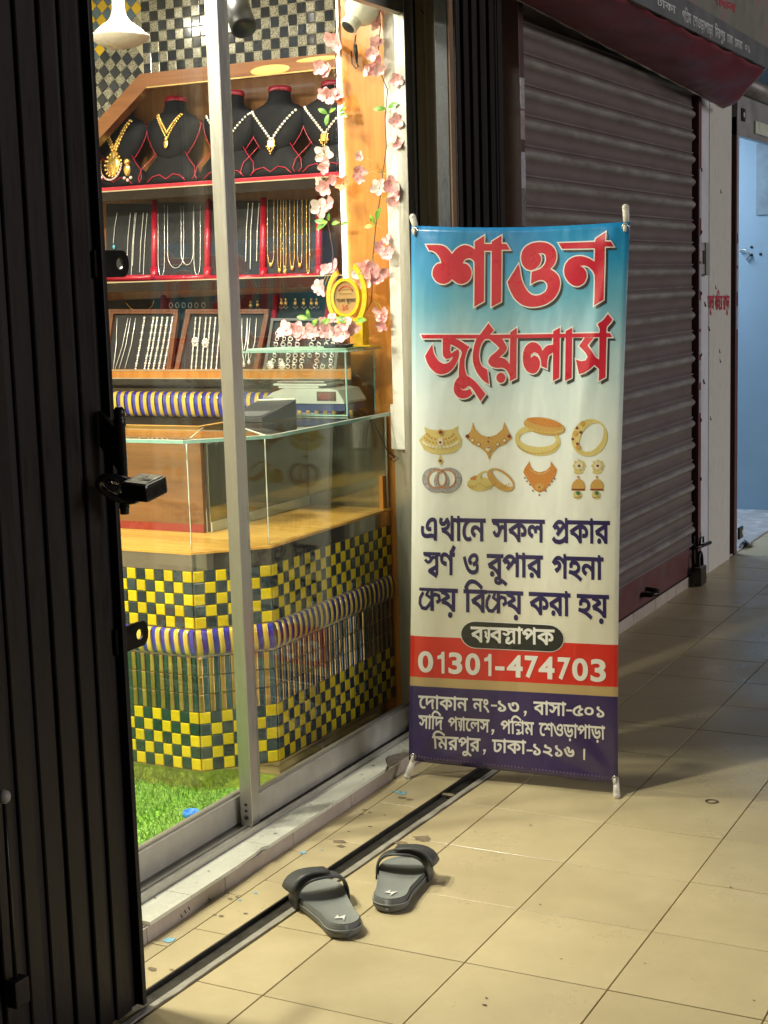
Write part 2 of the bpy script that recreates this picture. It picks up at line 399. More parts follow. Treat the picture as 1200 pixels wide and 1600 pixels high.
for k in range(n+1):
    y = Y0+(Y1-Y0)*k/n; e = random.uniform(-.006, .004)
    vv += [(L(y)+.0455, y, -.01), (L(y)+.0455, y, .0012), (L(y)+.061+e*.6, y, .0010), (L(y)+.0625+e*.6, y, -.01)]
for k in range(n):
    for q in range(3): ff.append((4*k+q, 4*k+q+1, 4*k+q+5, 4*k+q+4))
lip.add(vv, ff); lip.build('cement_lip', m_cement, chan, False)

# ---- step: core, riser tiles, chipped white tread tiles
m_core = M('broken_mortar', (.20, .165, .13), .95, var=.35, scale=50, bump=.8, bscale=160)
m_tread = M('white_step_tile', (.66, .66, .58), .28, var=.06, scale=14, rnd=.03, bump=.02)
m_riser = M('dull_riser_tile', (.40, .345, .30), .5, var=.16, scale=22, rnd=.06, bump=.1)
step = struct(MB().box((-2.0, -2.0, -.012), (-.006, 1.40, .0355)).build('step', m_core))
HS = .044
rb = [-.9, -.62, -.185, .12, .43, .735, 1.03, 1.33]
for a, b in zip(rb[:-1], rb[1:]):
    quad = [(0, a+.001, -.011), (0, b-.001, -.011), (0, b-.001, .034), (0, a+.001, .034)]
    MB().prism([Vector(q)+Vector((-.005, 0, 0)) for q in quad], (.006, 0, 0)).build('riser_tile', m_riser, step)
# outer edge of the tread, broken as in the photo (pixels on the tread plane)
edge = [(x, y) for x, y in [(-.004, -.9), (-.004, -.30)]]
for px, py in [(221, 1438), (240, 1442), (258, 1434), (270, 1429), (282, 1420), (300, 1409), (312, 1401), (318, 1397), (330, 1389), (346, 1381), (358, 1373), (372, 1362), (376, 1352), (386, 1341), (398, 1333), (408, 1324), (422, 1321), (440, 1315), (455, 1304), (470, 1293), (500, 1272), (516, 1262), (530, 1250), (548, 1238), (560, 1229), (580, 1217), (606, 1203), (605, 1195), (603, 1191), (601, 1182), (606, 1177)]:
    p = onZ(px, py, HS); edge.append((min(p.x, .004), p.y))
edge += [(-.045, 1.09), (-.03, 1.115), (.002, 1.12), (.002, 1.40)]
tb = [-.9, -.55, -.02, .31, .63, .955, 1.27, 1.40]
def edge_x(y):
    for (a, b) in zip(edge[:-1], edge[1:]):
        if a[1] <= y <= b[1] and b[1] > a[1]: return a[0]+(b[0]-a[0])*(y-a[1])/(b[1]-a[1])
    return 0.
for a, b in zip(tb[:-1], tb[1:]):
    pts = [(-.16, a+.0007), (edge_x(a), a+.0007)]+[q for q in edge if a+.002 < q[1] < b-.002]+[(edge_x(b), b-.0007), (-.16, b-.0007)]
    vs, fs = fill2([ccw(pts)])
    n = len(pts); mb = MB(); mb.add([(x, y, HS) for x, y in vs], fs)
    mb.add([(x, y, HS) for x, y in pts]+[(x, y, .0356) for x, y in pts], [(i, (i+1) % n, n+(i+1) % n, n+i) for i in range(n)])
    mb.build('tread_tile', m_tread, step, True)
for x, y, r in [(242, 1403, .004), (326, 1361, .004), (339, 1374, .004), (307, 1379, .003), (345, 1372, .003), (410, 1306, .004), (430, 1302, .005), (565, 1210, .005), (568, 1217, .004), (583, 1196, .006), (430, 1302, .004), (485, 1257, .004), (270, 1410, .002), (285, 1400, .002)]:
    p = onZ(x, y, HS+.001); blot(p.x, p.y, r, m_ink, HS+.0012, .5, step, 'stain', 7)
for dx, dy, dz in [(0, -.06, .014), (0, -.045, .018), (0, -.03, .02), (0, .05, .01)]:
    MB().tube([(.0022, dy, dz), (.0022, dy+.004, dz-.008)], .0012, 4).build('stain', m_ink, step)

# ---- shop room: floor, walls, ceiling
ROOM_X, ROOM_Y0, ROOM_Y1, CEIL = -2.3, -1.9, 1.86, 2.45
m_wall = M('cream_plaster', (.62, .56, .44), .8, var=.08, scale=6, bump=.1)
m_dirty = M('stained_cream_plaster', (.72, .62, .40), .75, var=.18, scale=5, bump=.25, bscale=60, col2=(.55, .45, .27), mixs=(.45, .7), stretch=(4, 4, 1))
struct(MB().box((ROOM_X, ROOM_Y0, .036), (-.165, ROOM_Y1, .046)).build('shop_floor', m_core))
struct(MB().box((ROOM_X, ROOM_Y0, CEIL), (-.02, ROOM_Y1, CEIL+.06)).build('shop_ceiling', m_wall))
tag(MB().box((ROOM_X-.1, ROOM_Y0, .03), (ROOM_X, ROOM_Y1, CEIL)).build('wall', m_wall), 'plain cream plaster wall deep inside the jewellery shop', 'wall')
tag(MB().box((ROOM_X, ROOM_Y0-.1, .03), (0, ROOM_Y0, CEIL)).build('wall', m_wall), 'plain cream plaster end wall behind the folded black gate', 'wall')
tag(MB().box((ROOM_X, ROOM_Y1, .03), (-.16, ROOM_Y1+.1, CEIL)).build('wall', m_wall), 'plaster wall the jewellery cabinet is built against', 'wall')
tag(MB().box((-.16, -1.9, 2.26), (-.03, 1.40, 3.2)).build('wall', m_wall), 'plaster lintel wall above the sliding glass doors', 'wall')

# ---- pier between the two shops and the wall above the shutter
pier = tag(MB().box((-.16, 1.432, -.01), (-.092, 1.86, 3.2)).build('wall_pier', m_dirty), 'stained cream plaster pier between the glass door and the red shutter', 'pier')
for px, py in [(659, 17), (668, 24), (678, 139), (671, 248), (669, 256), (661, 20)]:
    p = onX(px, py, -.091); MB().tube([p-Vector((.004, 0, 0)), p+Vector((.001, 0, 0))], .003, 7).build('nail_hole', m_ink, pier)
MB().box((-.0918, 1.50, 0), (-.084, 1.575, 3.2), .003).build('corner_bead', m_dirty, pier)

# ================================================================== sliding glass doors
m_alu = M('brushed_aluminium', (.46, .445, .41), .36, metal=.75, var=.1, scale=10, bump=.05, stretch=(20, 20, 1.5))
m_alu_in = M('dull_aluminium', (.50, .485, .45), .42, metal=.65, var=.12, scale=20, bump=.05)
m_rubber = M('black_gasket', (.02, .02, .02), .6)
g_door = glass('door_glass', (.965, .98, .97), .85, 1.45, .005)
def door(name, x0, x1, ya, yb, label, stile=.036):
    t = thing(name, ((x0+x1)/2, ya, .056), label, 'door', 'sliding glass doors')
    z0, z1 = .052, 2.2
    for yy in (ya, yb-stile):
        s_ = MB().box((x0, yy, z0), (x1, yy+stile, z1), .0015).build('stile', m_alu, t)
    MB().box((x0+.003, ya+stile, z0+.004), (x1-.003, yb-stile, z0+.073), .0015).build('bottom_rail', m_alu_in, t)
    MB().box((x0+.010, ya+stile, z0+.073), (x1-.010, yb-stile, z0+.079)).build('gasket', m_alu, t)
    MB().box((x0+.003, ya+stile, z1-.06), (x1-.003, yb-stile, z1), .0015).build('top_rail', m_alu_in, t)
    xm = (x0+x1)/2
    MB().box((xm-.0025, ya+stile, z0+.075), (xm+.0025, yb-stile, z1-.06)).build('glass_pane', g_door, t)
    return t
dr = door('sliding_door', -.120, -.086, .382, 1.395, 'aluminium framed sliding glass door in front of the tiled counter')
for z in (.075, .092, .108):
    MB().tube([(-.103, .3835, z), (-.103, .3805, z)], .0038 if z > .08 else .006, 10).build('screw_hole', m_rubber, dr)
dl = door('sliding_door', -.158, -.124, -.62, .488, 'aluminium framed sliding glass door half hidden by the black gate')
fr = thing('door_frame', (-.12, .4, .044), 'aluminium track and jamb around the sliding glass doors', 'door frame')
MB().box((-.172, -1.5, .0445), (-.070, 1.396, .050)).build('track_base', m_alu_in, fr)
for x in (-.141, -.103): MB().box((x-.003, -1.5, .050), (x+.003, 1.395, .0545)).build('track_rail', m_alu, fr)
MB().box((-.073, -1.5, .0502), (-.069, 1.395, .060)).build('track_lip', m_alu, fr)
MB().box((-.175, 1.397, .051), (-.089, 1.43, 2.26), .002).build('jamb', m_alu, fr)
MB().box((-.0888, 1.399, .051), (-.080, 1.408, 2.26), .001).build('jamb_bead', m_alu, fr)
MB().box((-.0888, 1.412, .051), (-.084, 1.43, 2.26), .001).build('jamb_bead', m_rubber, fr)
MB().box((-.175, -1.5, 2.205), (-.066, 1.396, 2.258), .002).build('head_track', m_alu_in, fr)

# artificial turf inside the door
m_grass = M('artificial_grass', (.13, .32, .045), .55, var=.35, scale=70, col2=(.26, .46, .06), mixs=(.4, .62))
random.seed(11); v = []; f = []
for _ in range(42000):
    x = random.uniform(-1.5, -.17); y = random.uniform(-.5, .72) if random.random() < .93 else random.uniform(-.9, -.5)
    if x > -.36 and y > .6: continue
    h = random.uniform(.010, .019); a = random.random()*6.28; lx, ly = random.uniform(-.011, .011), random.uniform(-.011, .011); w = .0013
    i = len(v); dx, dy = math.cos(a)*w, math.sin(a)*w
    v += [(x-dx, y-dy, .0465), (x+dx, y+dy, .0465), (x+lx*.5+dx*.7, y+ly*.5+dy*.7, .0465+h*.7), (x+lx, y+ly, .0465+h)]; f += [(i, i+1, i+2), (i, i+2, i+3)]
turf = MB(); turf.add(v, f); turf.add([(-1.6, -1.0, .0468), (-.165, -1.0, .0468), (-.165, .75, .0468), (-1.6, .75, .0468)], [(0, 1, 2, 3)])
tag(turf.build('artificial_turf', m_grass, None, False), 'bright green artificial turf inside the glass door', 'turf', kind='stuff')
m_bluep = M('blue_plastic', (.03, .24, .75), .35, var=.05)
cap = thing('bottle_cap', (-.262, .372, .062), 'small blue plastic cap lying on the artificial turf', 'cap')
MB().lathe([(.0205, 0), (.0215, .002), (.0215, .012), (.020, .0135), (.0175, .0125), (.017, .004), (0.0005, .004)], (-.262, .372, .060), 28).build('cap_shell', m_bluep, cap)
for a in range(2):
    c = math.cos(a*1.2+.5)*.017; s = math.sin(a*1.2+.5)*.017
    MB().tube([(-.262-c, .372-s, .068), (-.262+c, .372+s, .068)], .0014, 5).build('cap_rib', m_bluep, cap)

# ================================================================== jewellery counter
A = Vector((-.362, .574)); B = Vector((-.215, .725)); YC1 = 1.43
m_gold = M('polished_gold_laminate', (.72, .58, .28), .09, metal=.9, var=.06, scale=3)
m_ytile = M('yellow_glass_tile', (.74, .55, .012), .10, var=.22, scale=55, coat=.5, rnd=.12, col2=(.55, .38, .01), mixs=(.5, .72))
m_btile = M('blue_mirror_tile', (.10, .17, .22), .06, metal=.7, var=.2, scale=40, rnd=.25)
m_dtile = M('dark_glass_tile', (.075, .11, .125), .06, metal=.6, var=.2, scale=30, coat=.6, rnd=.3)
m_turf_refl_tile = M('turf_reflection_tile', (.03, .085, .08), .10, metal=.5, var=.3, scale=60, coat=.5, rnd=.2)  # dark tile with the turf's green reflection put into its colour
m_amber = M('amber_mirror_tile', (.58, .36, .13), .07, metal=.75, var=.2, scale=40, rnd=.2)
m_blue_b = M('blue_glazed_bullnose', (.05, .045, .42), .10, var=.1, coat=.8)
m_yel_b = M('yellow_glazed_bullnose', (.68, .48, .07), .12, var=.12, coat=.8, rnd=.12)
m_mirror = M('mirror_steel_band', (.50, .47, .41), .05, metal=.95, var=.05)
m_tgrout = M('pale_grout', (.45, .42, .30), .8)
m_shelf = wood('honey_wood_shelf', (.56, .27, .045), (.78, .44, .10), .3, 0)
m_brown = wood('brown_wood_panel', (.16, .065, .02), (.30, .13, .045), .4, 0)
m_orange = wood('orange_wood_veneer', (.46, .17, .025), (.60, .25, .045), .35, 2, coat=.15)
g_case = glass('counter_glass', (.95, .975, .955), .85, 1.45)
g_edge = M('green_glass_edge', (.22, .42, .36), .08, var=.2, spec=.8, coat=1)
m_seal = M('silicone_bead', (.62, .66, .54), .3)
ctr = thing('display_counter', (A.x, A.y, .047), 'corner glass jewellery counter clad in yellow and dark mosaic tiles', 'counter')
GRP = 'mosaic'
def facet_frame(o, d, nrm):
    return Matrix(((d.x, nrm.x, 0, o.x), (d.y, nrm.y, 0, o.y), (0, 0, 1, 0), (0, 0, 0, 1)))   # local x along, y outwards, z up
_tm = {}
def tile_mesh(kind, w, h, t, bev, mat):
    key = (kind, round(w, 4), round(h, 4), mat.name)
    if key in _tm: return _tm[key]
    gap = .0008; a, b = gap, w-gap; c, d = gap, h-gap
    v = [(a, 0, c), (b, 0, c), (b, 0, d), (a, 0, d), (a, t-bev*.5, c), (b, t-bev*.5, c), (b, t-bev*.5, d), (a, t-bev*.5, d), (a+bev, t, c+bev), (b-bev, t, c+bev), (b-bev, t, d-bev), (a+bev, t, d-bev)]
    f = [(0, 1, 5, 4), (1, 2, 6, 5), (2, 3, 7, 6), (3, 0, 4, 7), (4, 5, 9, 8), (5, 6, 10, 9), (6, 7, 11, 10), (7, 4, 8, 11), (8, 9, 10, 11)]
    me = MB().add(v, f).mesh(kind, mat); bm = bmesh.new(); bm.from_mesh(me); bmesh.ops.recalc_face_normals(bm, faces=bm.faces); bm.to_mesh(me); bm.free()
    _tm[key] = me; return me
def bull_mesh(w, h, depth, mat, narrow):
    key = ('bull', round(w, 4), mat.name, narrow)
    if key in _tm: return _tm[key]
    n = 8; v = []; f = []
    for k in range(n+1):
        a = math.pi*k/n; z = h/2-h/2*math.cos(a); y = depth*(math.sin(a)**.75 if math.sin(a) > 0 else 0)+.002
        sh = .0018*math.sin(2*a)
        v += [(.0005+sh, y, z), (w*.25+sh, y+.0015*(0 if narrow else 1), z), (w*.75+sh, y+.0015*(0 if narrow else 1), z), (w-.0005+sh, y, z)]
    for k in range(n):
        for q in range(3): f.append((4*k+q, 4*k+q+1, 4*k+q+5, 4*k+q+4))
    me = MB().add(v, f, True).mesh('bullnose_tile', mat); bm = bmesh.new(); bm.from_mesh(me); bmesh.ops.recalc_face_normals(bm, faces=bm.faces); bm.to_mesh(me); bm.free()
    # make normals face outwards
    _tm[key] = me; return me
rest = MB(); restd = MB()
def put(name, me, mat4, parent):
    o = bpy.data.objects.new(name, me); COL.objects.link(o); o.parent = parent
    o.matrix_parent_inverse = base_mat(parent).inverted(); o.matrix_basis = mat4
    return o
def facet(o, d, nrm, w, ncol, par0, turf_refl, stuff_from=999):
    F = facet_frame(o, d, nrm)
    def cell(c, z, h, ww, mat, kind='mosaic_tile', t=.005, bev=.0022):
        me = tile_mesh(kind, ww, h, t, bev, mat); tl = Matrix.Translation((c, 0, z))
        jig = Matrix.Rotation(random.uniform(-.012, .012), 4, 'X') @ Matrix.Rotation(random.uniform(-.015, .015), 4, 'Z')
        return me, F @ tl @ jig
    for r in range(5):
        for c in range(ncol):
            for base, h, low in ((.105, .032, True), (.4925, .0309, False)):
                yel = (r+c+par0) % 2 == 0
                mat = m_ytile if yel else (m_turf_refl_tile if (low and turf_refl) else m_dtile)
                me, mt = cell(c*w, base+r*h, h, w, mat)
                if c >= stuff_from: (rest if yel else restd).add([mt @ q.co for q in me.vertices], [tuple(p.vertices) for p in me.polygons])
                else: put('mosaic_tile', me, mt, ctr)
    hw = w/2
    for c in range(ncol*2):
        am = (c % 2 == 0)
        for r in range(3):
            me, mt = cell(c*hw, .265+.05*r, .05, hw, m_amber if am else (m_turf_refl_tile if turf_refl else m_btile), 'mirror_tile', .006 if am else .0045, .003)
            put('mirror_tile', me, mt, ctr)
        me = bull_mesh(hw, .070, .013 if am else .008, m_yel_b if am else m_blue_b, not am)
        put('bullnose_tile', me, F @ Matrix.Translation((c*hw, 0, .4195)), ctr)
dB = (B-A); lB = dB.length; dB.normalize(); nB = Vector((dB.y, -dB.x))
random.seed(5)
NA = 12
facet(A-Vector((NA*.03, 0)), Vector((1, 0)), Vector((0, -1)), .03, NA, 1, True)
facet(A, dB, nB, lB/7, 7, 0, False)
facet(B, Vector((0, 1)), Vector((1, 0)), (YC1-B.y)/24, 24, 0, False, 11)
tag(rest.build('mosaic_tiles', m_ytile, ctr), None, None, None, 'stuff'); tag(restd.build('mosaic_tiles', m_dtile, ctr), None, None, None, 'stuff')
# body behind the tiles, plinth, mirror band, shelf
def plan(off, w=.29, left=-1.75):
    """counter plan outline, pushed outwards by off"""
    nA = Vector((0, -1)); nC = Vector((1, 0))
    k = math.tan(math.radians(22.7))*off
    pa = A+nA*off+Vector((k, 0)); pb = B+nC*off+Vector((0, -k))
    return [(left, pa.y), (pa.x, pa.y), (pb.x, pb.y), (pb.x, YC1), (B.x-w, YC1), (B.x-w, A.y+w), (left, A.y+w)]
def slab(name, off, z0, z1, mat, parent=ctr, left=-1.75, w=.29):
    p = plan(off, w, left); return MB().prism([(x, y, z0) for x, y in p], (0, 0, z1-z0)).build(name, mat, parent)
slab('carcass', -.001, .06, .645, m_tgrout)
slab('plinth', .004, .0475, .100, m_gold)
slab('edge_trim', .007, .1005, .1045, m_gold)
slab('mirror_band', .004, .6475, .692, m_mirror)
slab('shelf', .008, .6925, .699, m_shelf)
def ring_prism(name, a, b, z0, z1, mat): return MB().prism([(a[0], a[1], z0), (b[0], b[1], z0), (b[0], b[1], z1), (a[0], a[1], z1)], (0, 0, 0)).build(name, mat, ctr)
pg = plan(-.002)
for a, b in ((pg[0], pg[1]), (pg[1], pg[2]), (pg[2], pg[3])):
    d = (Vector(b)-Vector(a)).normalized(); nn = Vector((-d.y, d.x))*.005
    MB().prism([(a[0], a[1], .6995), (b[0], b[1], .6995), (b[0]+nn.x, b[1]+nn.y, .6995), (a[0]+nn.x, a[1]+nn.y, .6995)], (0, 0, .287)).build('glass_pane', g_case, ctr)
for q in (pg[1], pg[2]):
    MB().tube([(q[0], q[1], .70+k*.286/12) for k in range(13)], [random.uniform(.0009, .0024) for k in range(13)], 6).build('silicone_seam', m_seal, ctr)
MB().tube([(pg[3][0], YC1-.006, .70), (pg[3][0], YC1-.006, .985)], .004, 6).build('silicone_seam', m_seal, ctr)
# back panels of the case, wood on one leg, mirror glass on the other
MB().box((-1.75, A.y+.275, .6995), (-.505, A.y+.287, .986)).build('back_panel', m_brown, ctr)
MB().box((-1.75, A.y+.2725, .6997), (-.505, A.y+.2745, .722)).build('red_reflection_strip', M('red_reflection_tone', (.32, .02, .02), .25, coat=.4), ctr)  # red strip stands in for a reflection along the panel's foot
m_mirr2 = M('tinted_mirror', (.42, .44, .38), .06, metal=.9, var=.1, scale=4)
MB().box((-.503, A.y+.29, .6995), (-.492, YC1, .986)).build('back_panel', m_mirr2, ctr)
MB().box((-.4915, A.y+.29, .70), (-.488, YC1, .727)).build('back_trim', m_seal, ctr)
MB().box((-.49, YC1-.012, .6995), (-.217, YC1-.002, .986)).build('end_panel', m_mirr2, ctr)
MB().box((-.232, YC1-.03, .6995), (-.219, YC1-.012, .80)).build('end_block', m_orange, ctr)
# glass top with a bright ground edge
pt = plan(.03, .325)
MB().prism([(x, y, .9865) for x, y in pt], (0, 0, .0095)).build('glass_top', g_case, ctr)
po = plan(.0302, .325)
for a, b in zip(po[:3], po[1:4]):
    d = (Vector(b)-Vector(a)).normalized(); nn = Vector((d.y, -d.x))*.0006
    MB().prism([(a[0], a[1], .9868), (b[0], b[1], .9868), (b[0]+nn.x, b[1]+nn.y, .9868), (a[0]+nn.x, a[1]+nn.y, .9868)], (0, 0, .0085)).build('glass_edge', g_edge, ctr)
    MB().prism([(a[0], a[1], .9955), (b[0], b[1], .9955), (b[0]-nn.x*9, b[1]-nn.y*9, .9955), (a[0]-nn.x*9, a[1]-nn.y*9, .9955)], (0, 0, .0009)).build('ground_edge', m_seal, ctr)
MB().prism([(pt[4][0]-.004, pt[4][1], .970), (pt[4][0]+.012, pt[4][1], .970), (pt[5][0]+.012, pt[5][1]-.012, .970), (pt[6][0], pt[6][1]-.012, .970), (pt[6][0], pt[6][1]+.004, .970), (pt[5][0]-.004, pt[5][1]+.004, .970)], (0, 0, .0262)).build('wood_edge', m_shelf, ctr)
MB().tube([(-.366, .60, .9968), (-.5, .86, .9968)], .0012, 5).build('glass_joint', m_seal, ctr)
MB().tube([(-.20, .70, .9968), (-.49, .98, .9968)], .0012, 5).build('glass_joint', m_seal, ctr)

# ================================================================== lit lamps of the shop (ceiling lights, LED strips)
m_lampglow = M('lit_ceiling_panel', (1, 1, 1), .4, emit=(1, .93, .78), estr=14)
m_white_p = M('white_plastic', (.72, .70, .64), .35, var=.05)
def ceiling_light(x, y, r, power, label, z=CEIL, col=(1, .94, .76)):
    t = thing('ceiling_light', (x, y, z), label, 'ceiling light', 'round lit lights in the shop ceiling')
    MB().lathe([(r+.02, -.002), (r+.02, -.016), (r+.004, -.022), (r, -.016), (r, -.002)], (x, y, z), 28).build('bezel', m_white_p, t)
    MB().lathe([(r, -.004), (r, -.015), (.001, -.0155)], (x, y, z), 28).build('diffuser', m_lampglow, t)
    ld = bpy.data.lights.new('ceiling_light_beam', 'AREA'); ld.shape = 'DISK'; ld.size = r*2; ld.energy = power; ld.color = col
    lo = bpy.data.objects.new('ceiling_light_beam', ld); COL.objects.link(lo); lo.location = (x, y, z-.026); lo.parent = t; lo.matrix_parent_inverse = base_mat(t).inverted()
    return t
ceiling_light(-.55, -.48, .075, 60, 'round lit ceiling light over the artificial turf by the door')
ceiling_light(-1.05, -.35, .075, 42, 'round lit ceiling light between the turf and the back of the shop')
ceiling_light(-.62, .95, .075, 19, 'round lit ceiling light over the jewellery counter')
ceiling_light(-1.6, .55, .075, 14, 'round lit ceiling light deep inside the shop')
m_led = M('led_strip_glow', (1, 1, 1), .4, emit=(1, .97, .9), estr=9)

# ================================================================== folding steel gates
m_gate = M('black_gate_paint', (.0085, .0055, .0052), .5, spec=.25, var=.5, scale=12, bump=.1, bscale=200, col2=(.011, .007, .007), mixs=(.4, .7), stretch=(8, 8, 1))
m_gate2 = M('worn_gate_paint', (.013, .0085, .0085), .55, spec=.25, var=.5, scale=14, bump=.15, bscale=160, stretch=(8, 8, 1))
m_iron = M('black_iron', (.02, .019, .018), .32, metal=.7, var=.3, scale=40, bump=.1)
def slat(t, x, y, w, ang, z0, z1, mat):
    c, s = math.cos(ang), math.sin(ang); th = .0025; lipw = .009
    prof = [(-w/2, 0), (-w/2+.002, th), (w/2-.002, th), (w/2, 0), (w/2-.002, -.003), (-w/2+.002, -.003)]
    pts = [(x+(-s*a)+c*b*1, y+c*a+s*b, z0) for a, b in prof]
    return MB().prism(pts, (0, 0, z1-z0)).build('gate_slat', mat, t)
random.seed(21)
gl = thing('folding_gate', (.17, -.62, 0), 'tall black folding steel gate drawn open beside the glass door', 'gate')
y = -.445; k = 0
while y > -1.75:
    ang = .05 if k % 2 else -.03
    slat(gl, .150+(.007 if k % 2 else 0)+random.uniform(-.0015, .0015), y, random.uniform(.040, .052), ang+random.uniform(-.03, .03), .003, 2.9, m_gate2 if k in (0, 4, 8) else m_gate)
    y -= random.uniform(.024, .036); k += 1
MB().box((.146, -.432, .004), (.170, -.419, 2.9), .003).build('end_post', m_gate, gl)
MB().box((.118, -1.78, 0.03), (.138, -.436, 2.9)).build('back_leaf', m_gate, gl)
for z in (.25, 1.0, 1.75):                                                          # scissor bars behind the slats
    MB().tube([(.142, -1.1, z), (.142, -.45, z+.28)], .005, 6).build('scissor_bar', m_iron, gl)
for (pa, z0, z1) in ((198, 1.404, 1.453), (228, .704, .753)):                        # drilled locking plates
    zc = (z0+z1)/2; h = (z1-z0)/2; pl = []
    for q in range(9): a = -math.pi/2+math.pi*q/8; pl.append((-.362+.018*math.cos(a)+.006, zc+h*math.sin(a)))
    outer = ccw([(-.44, zc-h)]+pl+[(-.44, zc+h)]); hole = [(-.366+.0105*math.cos(-k*math.pi/6), zc+.0105*math.sin(-k*math.pi/6)) for k in range(12)]
    vs, fs = fill2([outer, hole]); mb = MB(); n0 = len(vs)
    mb.add([(.155, a, b) for a, b in vs], fs); mb.add([(.160, a, b) for a, b in vs], fs)
    for c in (outer, hole):
        n = len(c); mb.add([(.155, a, b) for a, b in c]+[(.160, a, b) for a, b in c], [(i, (i+1) % n, n+(i+1) % n, n+i) for i in range(n)])
    mb.build('locking_plate', m_iron, gl)
# bolt rod and its bracket
rx, ry = .205, -.452
MB().lathe([(.002, .985), (.0085, .987), (.0095, 1.0), (.0095, 1.135), (.0115, 1.138), (.0115, 1.15), (.009, 1.153), (.0105, 1.157), (.0105, 1.166), (.006, 1.172)], (rx, ry, 0), 18).build('bolt_rod', m_iron, gl)
MB().prism([(.165, -.462, 1.165), (.165, -.462, 1.10), (.207, -.456, 1.045), (.207, -.456, 1.125)], (0, .012, 0)).build('rod_bracket', m_iron, gl)
MB().lathe([(.0085, -.014), (.0085, -.004), (.0105, 0)], (rx, ry, .99), 14).build('rod_tip', m_iron, gl)
p = onX(32, 1550, .19); MB().box((.172, p.y-.018, p.z-.024), (.196, p.y+.018, p.z+.024), .004).build('hinge_block', m_gate2, gl)
p = onX(6, 1245, .19); MB().ball(p, .012, 10, 8).build('hinge_knob', M('pale_knob', (.25, .23, .21), .5), gl)
MB().tube([onX(6, 1245, .188), onX(24, 1530, .188)], .004, 6).build('chain_bar', m_iron, gl)

# padlock hanging on the rod
pl = thing('padlock', (rx+.01, ry+.03, .985), 'heavy dark steel padlock hanging on the black gate', 'padlock')
d = (CR*.86-CF*.48-CU*.10).normalized(); nrm = (CU*.93-CF*.36); nrm = (nrm-d*nrm.dot(d)).normalized(); side = d.cross(nrm)
m_lock = M('dark_lock_case', (.035, .032, .03), .28, metal=.6, var=.3, scale=60, coat=.3, bump=.05)
m_locktop = M('worn_lock_plate', (.11, .105, .095), .3, metal=.7, var=.3, scale=80, col2=(.3, .29, .24), mixs=(.52, .68))
o0 = onX(193, 757, .222)
F = Matrix(((d.x, nrm.x, side.x, o0.x), (d.y, nrm.y, side.y, o0.y), (d.z, nrm.z, side.z, o0.z), (0, 0, 0, 1)))
def rbox(a, b, bev, mat4, name, mat, parent):
    mb = MB().box(a, b, bev); mb.v = [tuple(mat4 @ Vector(q)) for q in mb.v]; return mb.build(name, mat, parent)
rbox((.018, -.018, -.031), (.076, .014, .031), .005, F, 'lock_body', m_lock, pl)
rbox((.022, .0142, -.026), (.071, .0155, .026), .0006, F, 'lock_plate', m_locktop, pl)
rbox((.052, .0156, .000), (.066, .0168, .008), .0004, F, 'keyhole_cover', m_rubber, pl)
sh = [F @ Vector((.022, 0, -.023))]+[F @ Vector((.002-.027*math.sin(a), 0, -.023*math.cos(a))) for a in [k*math.pi/12 for k in range(13)]]+[F @ Vector((.022, 0, .023))]
MB().tube(sh, .0068, 12).build('shackle', M('chrome_shackle', (.42, .39, .35), .16, metal=.95, var=.2, scale=60), pl)
c2 = onX(186, 764, .212); sh2 = [c2+CR*(.036*math.cos(a))+CU*(.019*math.sin(a)-.010*math.cos(a))-CF*(.012*math.sin(a)) for a in [k*math.pi/12 for k in range(24)]]
MB().tube(sh2, .0072, 10, closed=True).build('lock_ring', M('dark_chrome', (.10, .095, .09), .2, metal=.9, var=.3, scale=50), gl)

gr2 = thing('folding_gate', (.18, 1.32, 0), 'black folding steel gate stacked against the pier by the red shutter', 'gate')
y = 1.30; k = 0
while y < 1.60:
    slat(gr2, .108+(.010 if k % 2 else 0), y, random.uniform(.034, .044), (.12 if k % 2 else -.06), .012, 2.9, m_gate2 if k % 3 == 0 else m_gate)
    y += random.uniform(.026, .034); k += 1
MB().box((.05, 1.305, .012), (.095, 1.61, 2.9)).build('back_leaf', m_gate, gr2)
m_edge_brown = M('tan_brown_edge', (.19, .11, .06), .6, var=.25, scale=30)
m_bluesteel = M('scuffed_blue_steel', (.05, .055, .068), .4, metal=.4, var=.4, scale=25, bump=.2, stretch=(6, 6, 1))
MB().box((.066, 1.235, .004), (.104, 1.250, 2.9), .002).build('end_post', m_bluesteel, gr2)
MB().box((.1045, 1.237, .004), (.110, 1.262, 2.9), .001).build('post_edge', m_edge_brown, gr2)  # tan brown strip down the outer side of the post
MB().box((-.08, 1.578, .004), (-.072, 1.70, 2.9)).build('pocket_strip', m_gate, gr2)

# ================================================================== column, conduit, cables
colm = thing('wood_column', (-.22, 1.5, .046), 'orange wood veneer column beside the lit jewellery cabinet', 'column')
MB().box((-.338, 1.440, .0465), (-.108, 1.58, CEIL)).build('veneer', m_orange, colm)
MB().box((-.350, 1.432, 1.255), (-.3385, 1.4395, 2.05)).build('led_strip', m_led, colm)
MB().box((-.347, 1.433, 2.055), (-.3385, 1.4395, 2.40)).build('strip_cable', m_white_p, colm)
MB().box((-.178, 1.4385, 2.0), (-.150, 1.4395, 2.2)).build('clear_tape', M('shiny_tape', (.6, .52, .4), .12, var=.3, scale=60), colm)
m_cond = M('white_pvc', (.74, .73, .67), .3, var=.05, scale=12)
cn = thing('cable_conduit', (-.145, 1.40, .885), 'white plastic cable conduit running up the door jamb', 'conduit')
MB().box((-.168, 1.382, .885), (-.130, 1.415, CEIL), .003).build('trunking', m_cond, cn)
MB().box((-.1295, 1.386, .885), (-.1225, 1.410, CEIL), .002).build('trunking_lid', m_cond, cn)
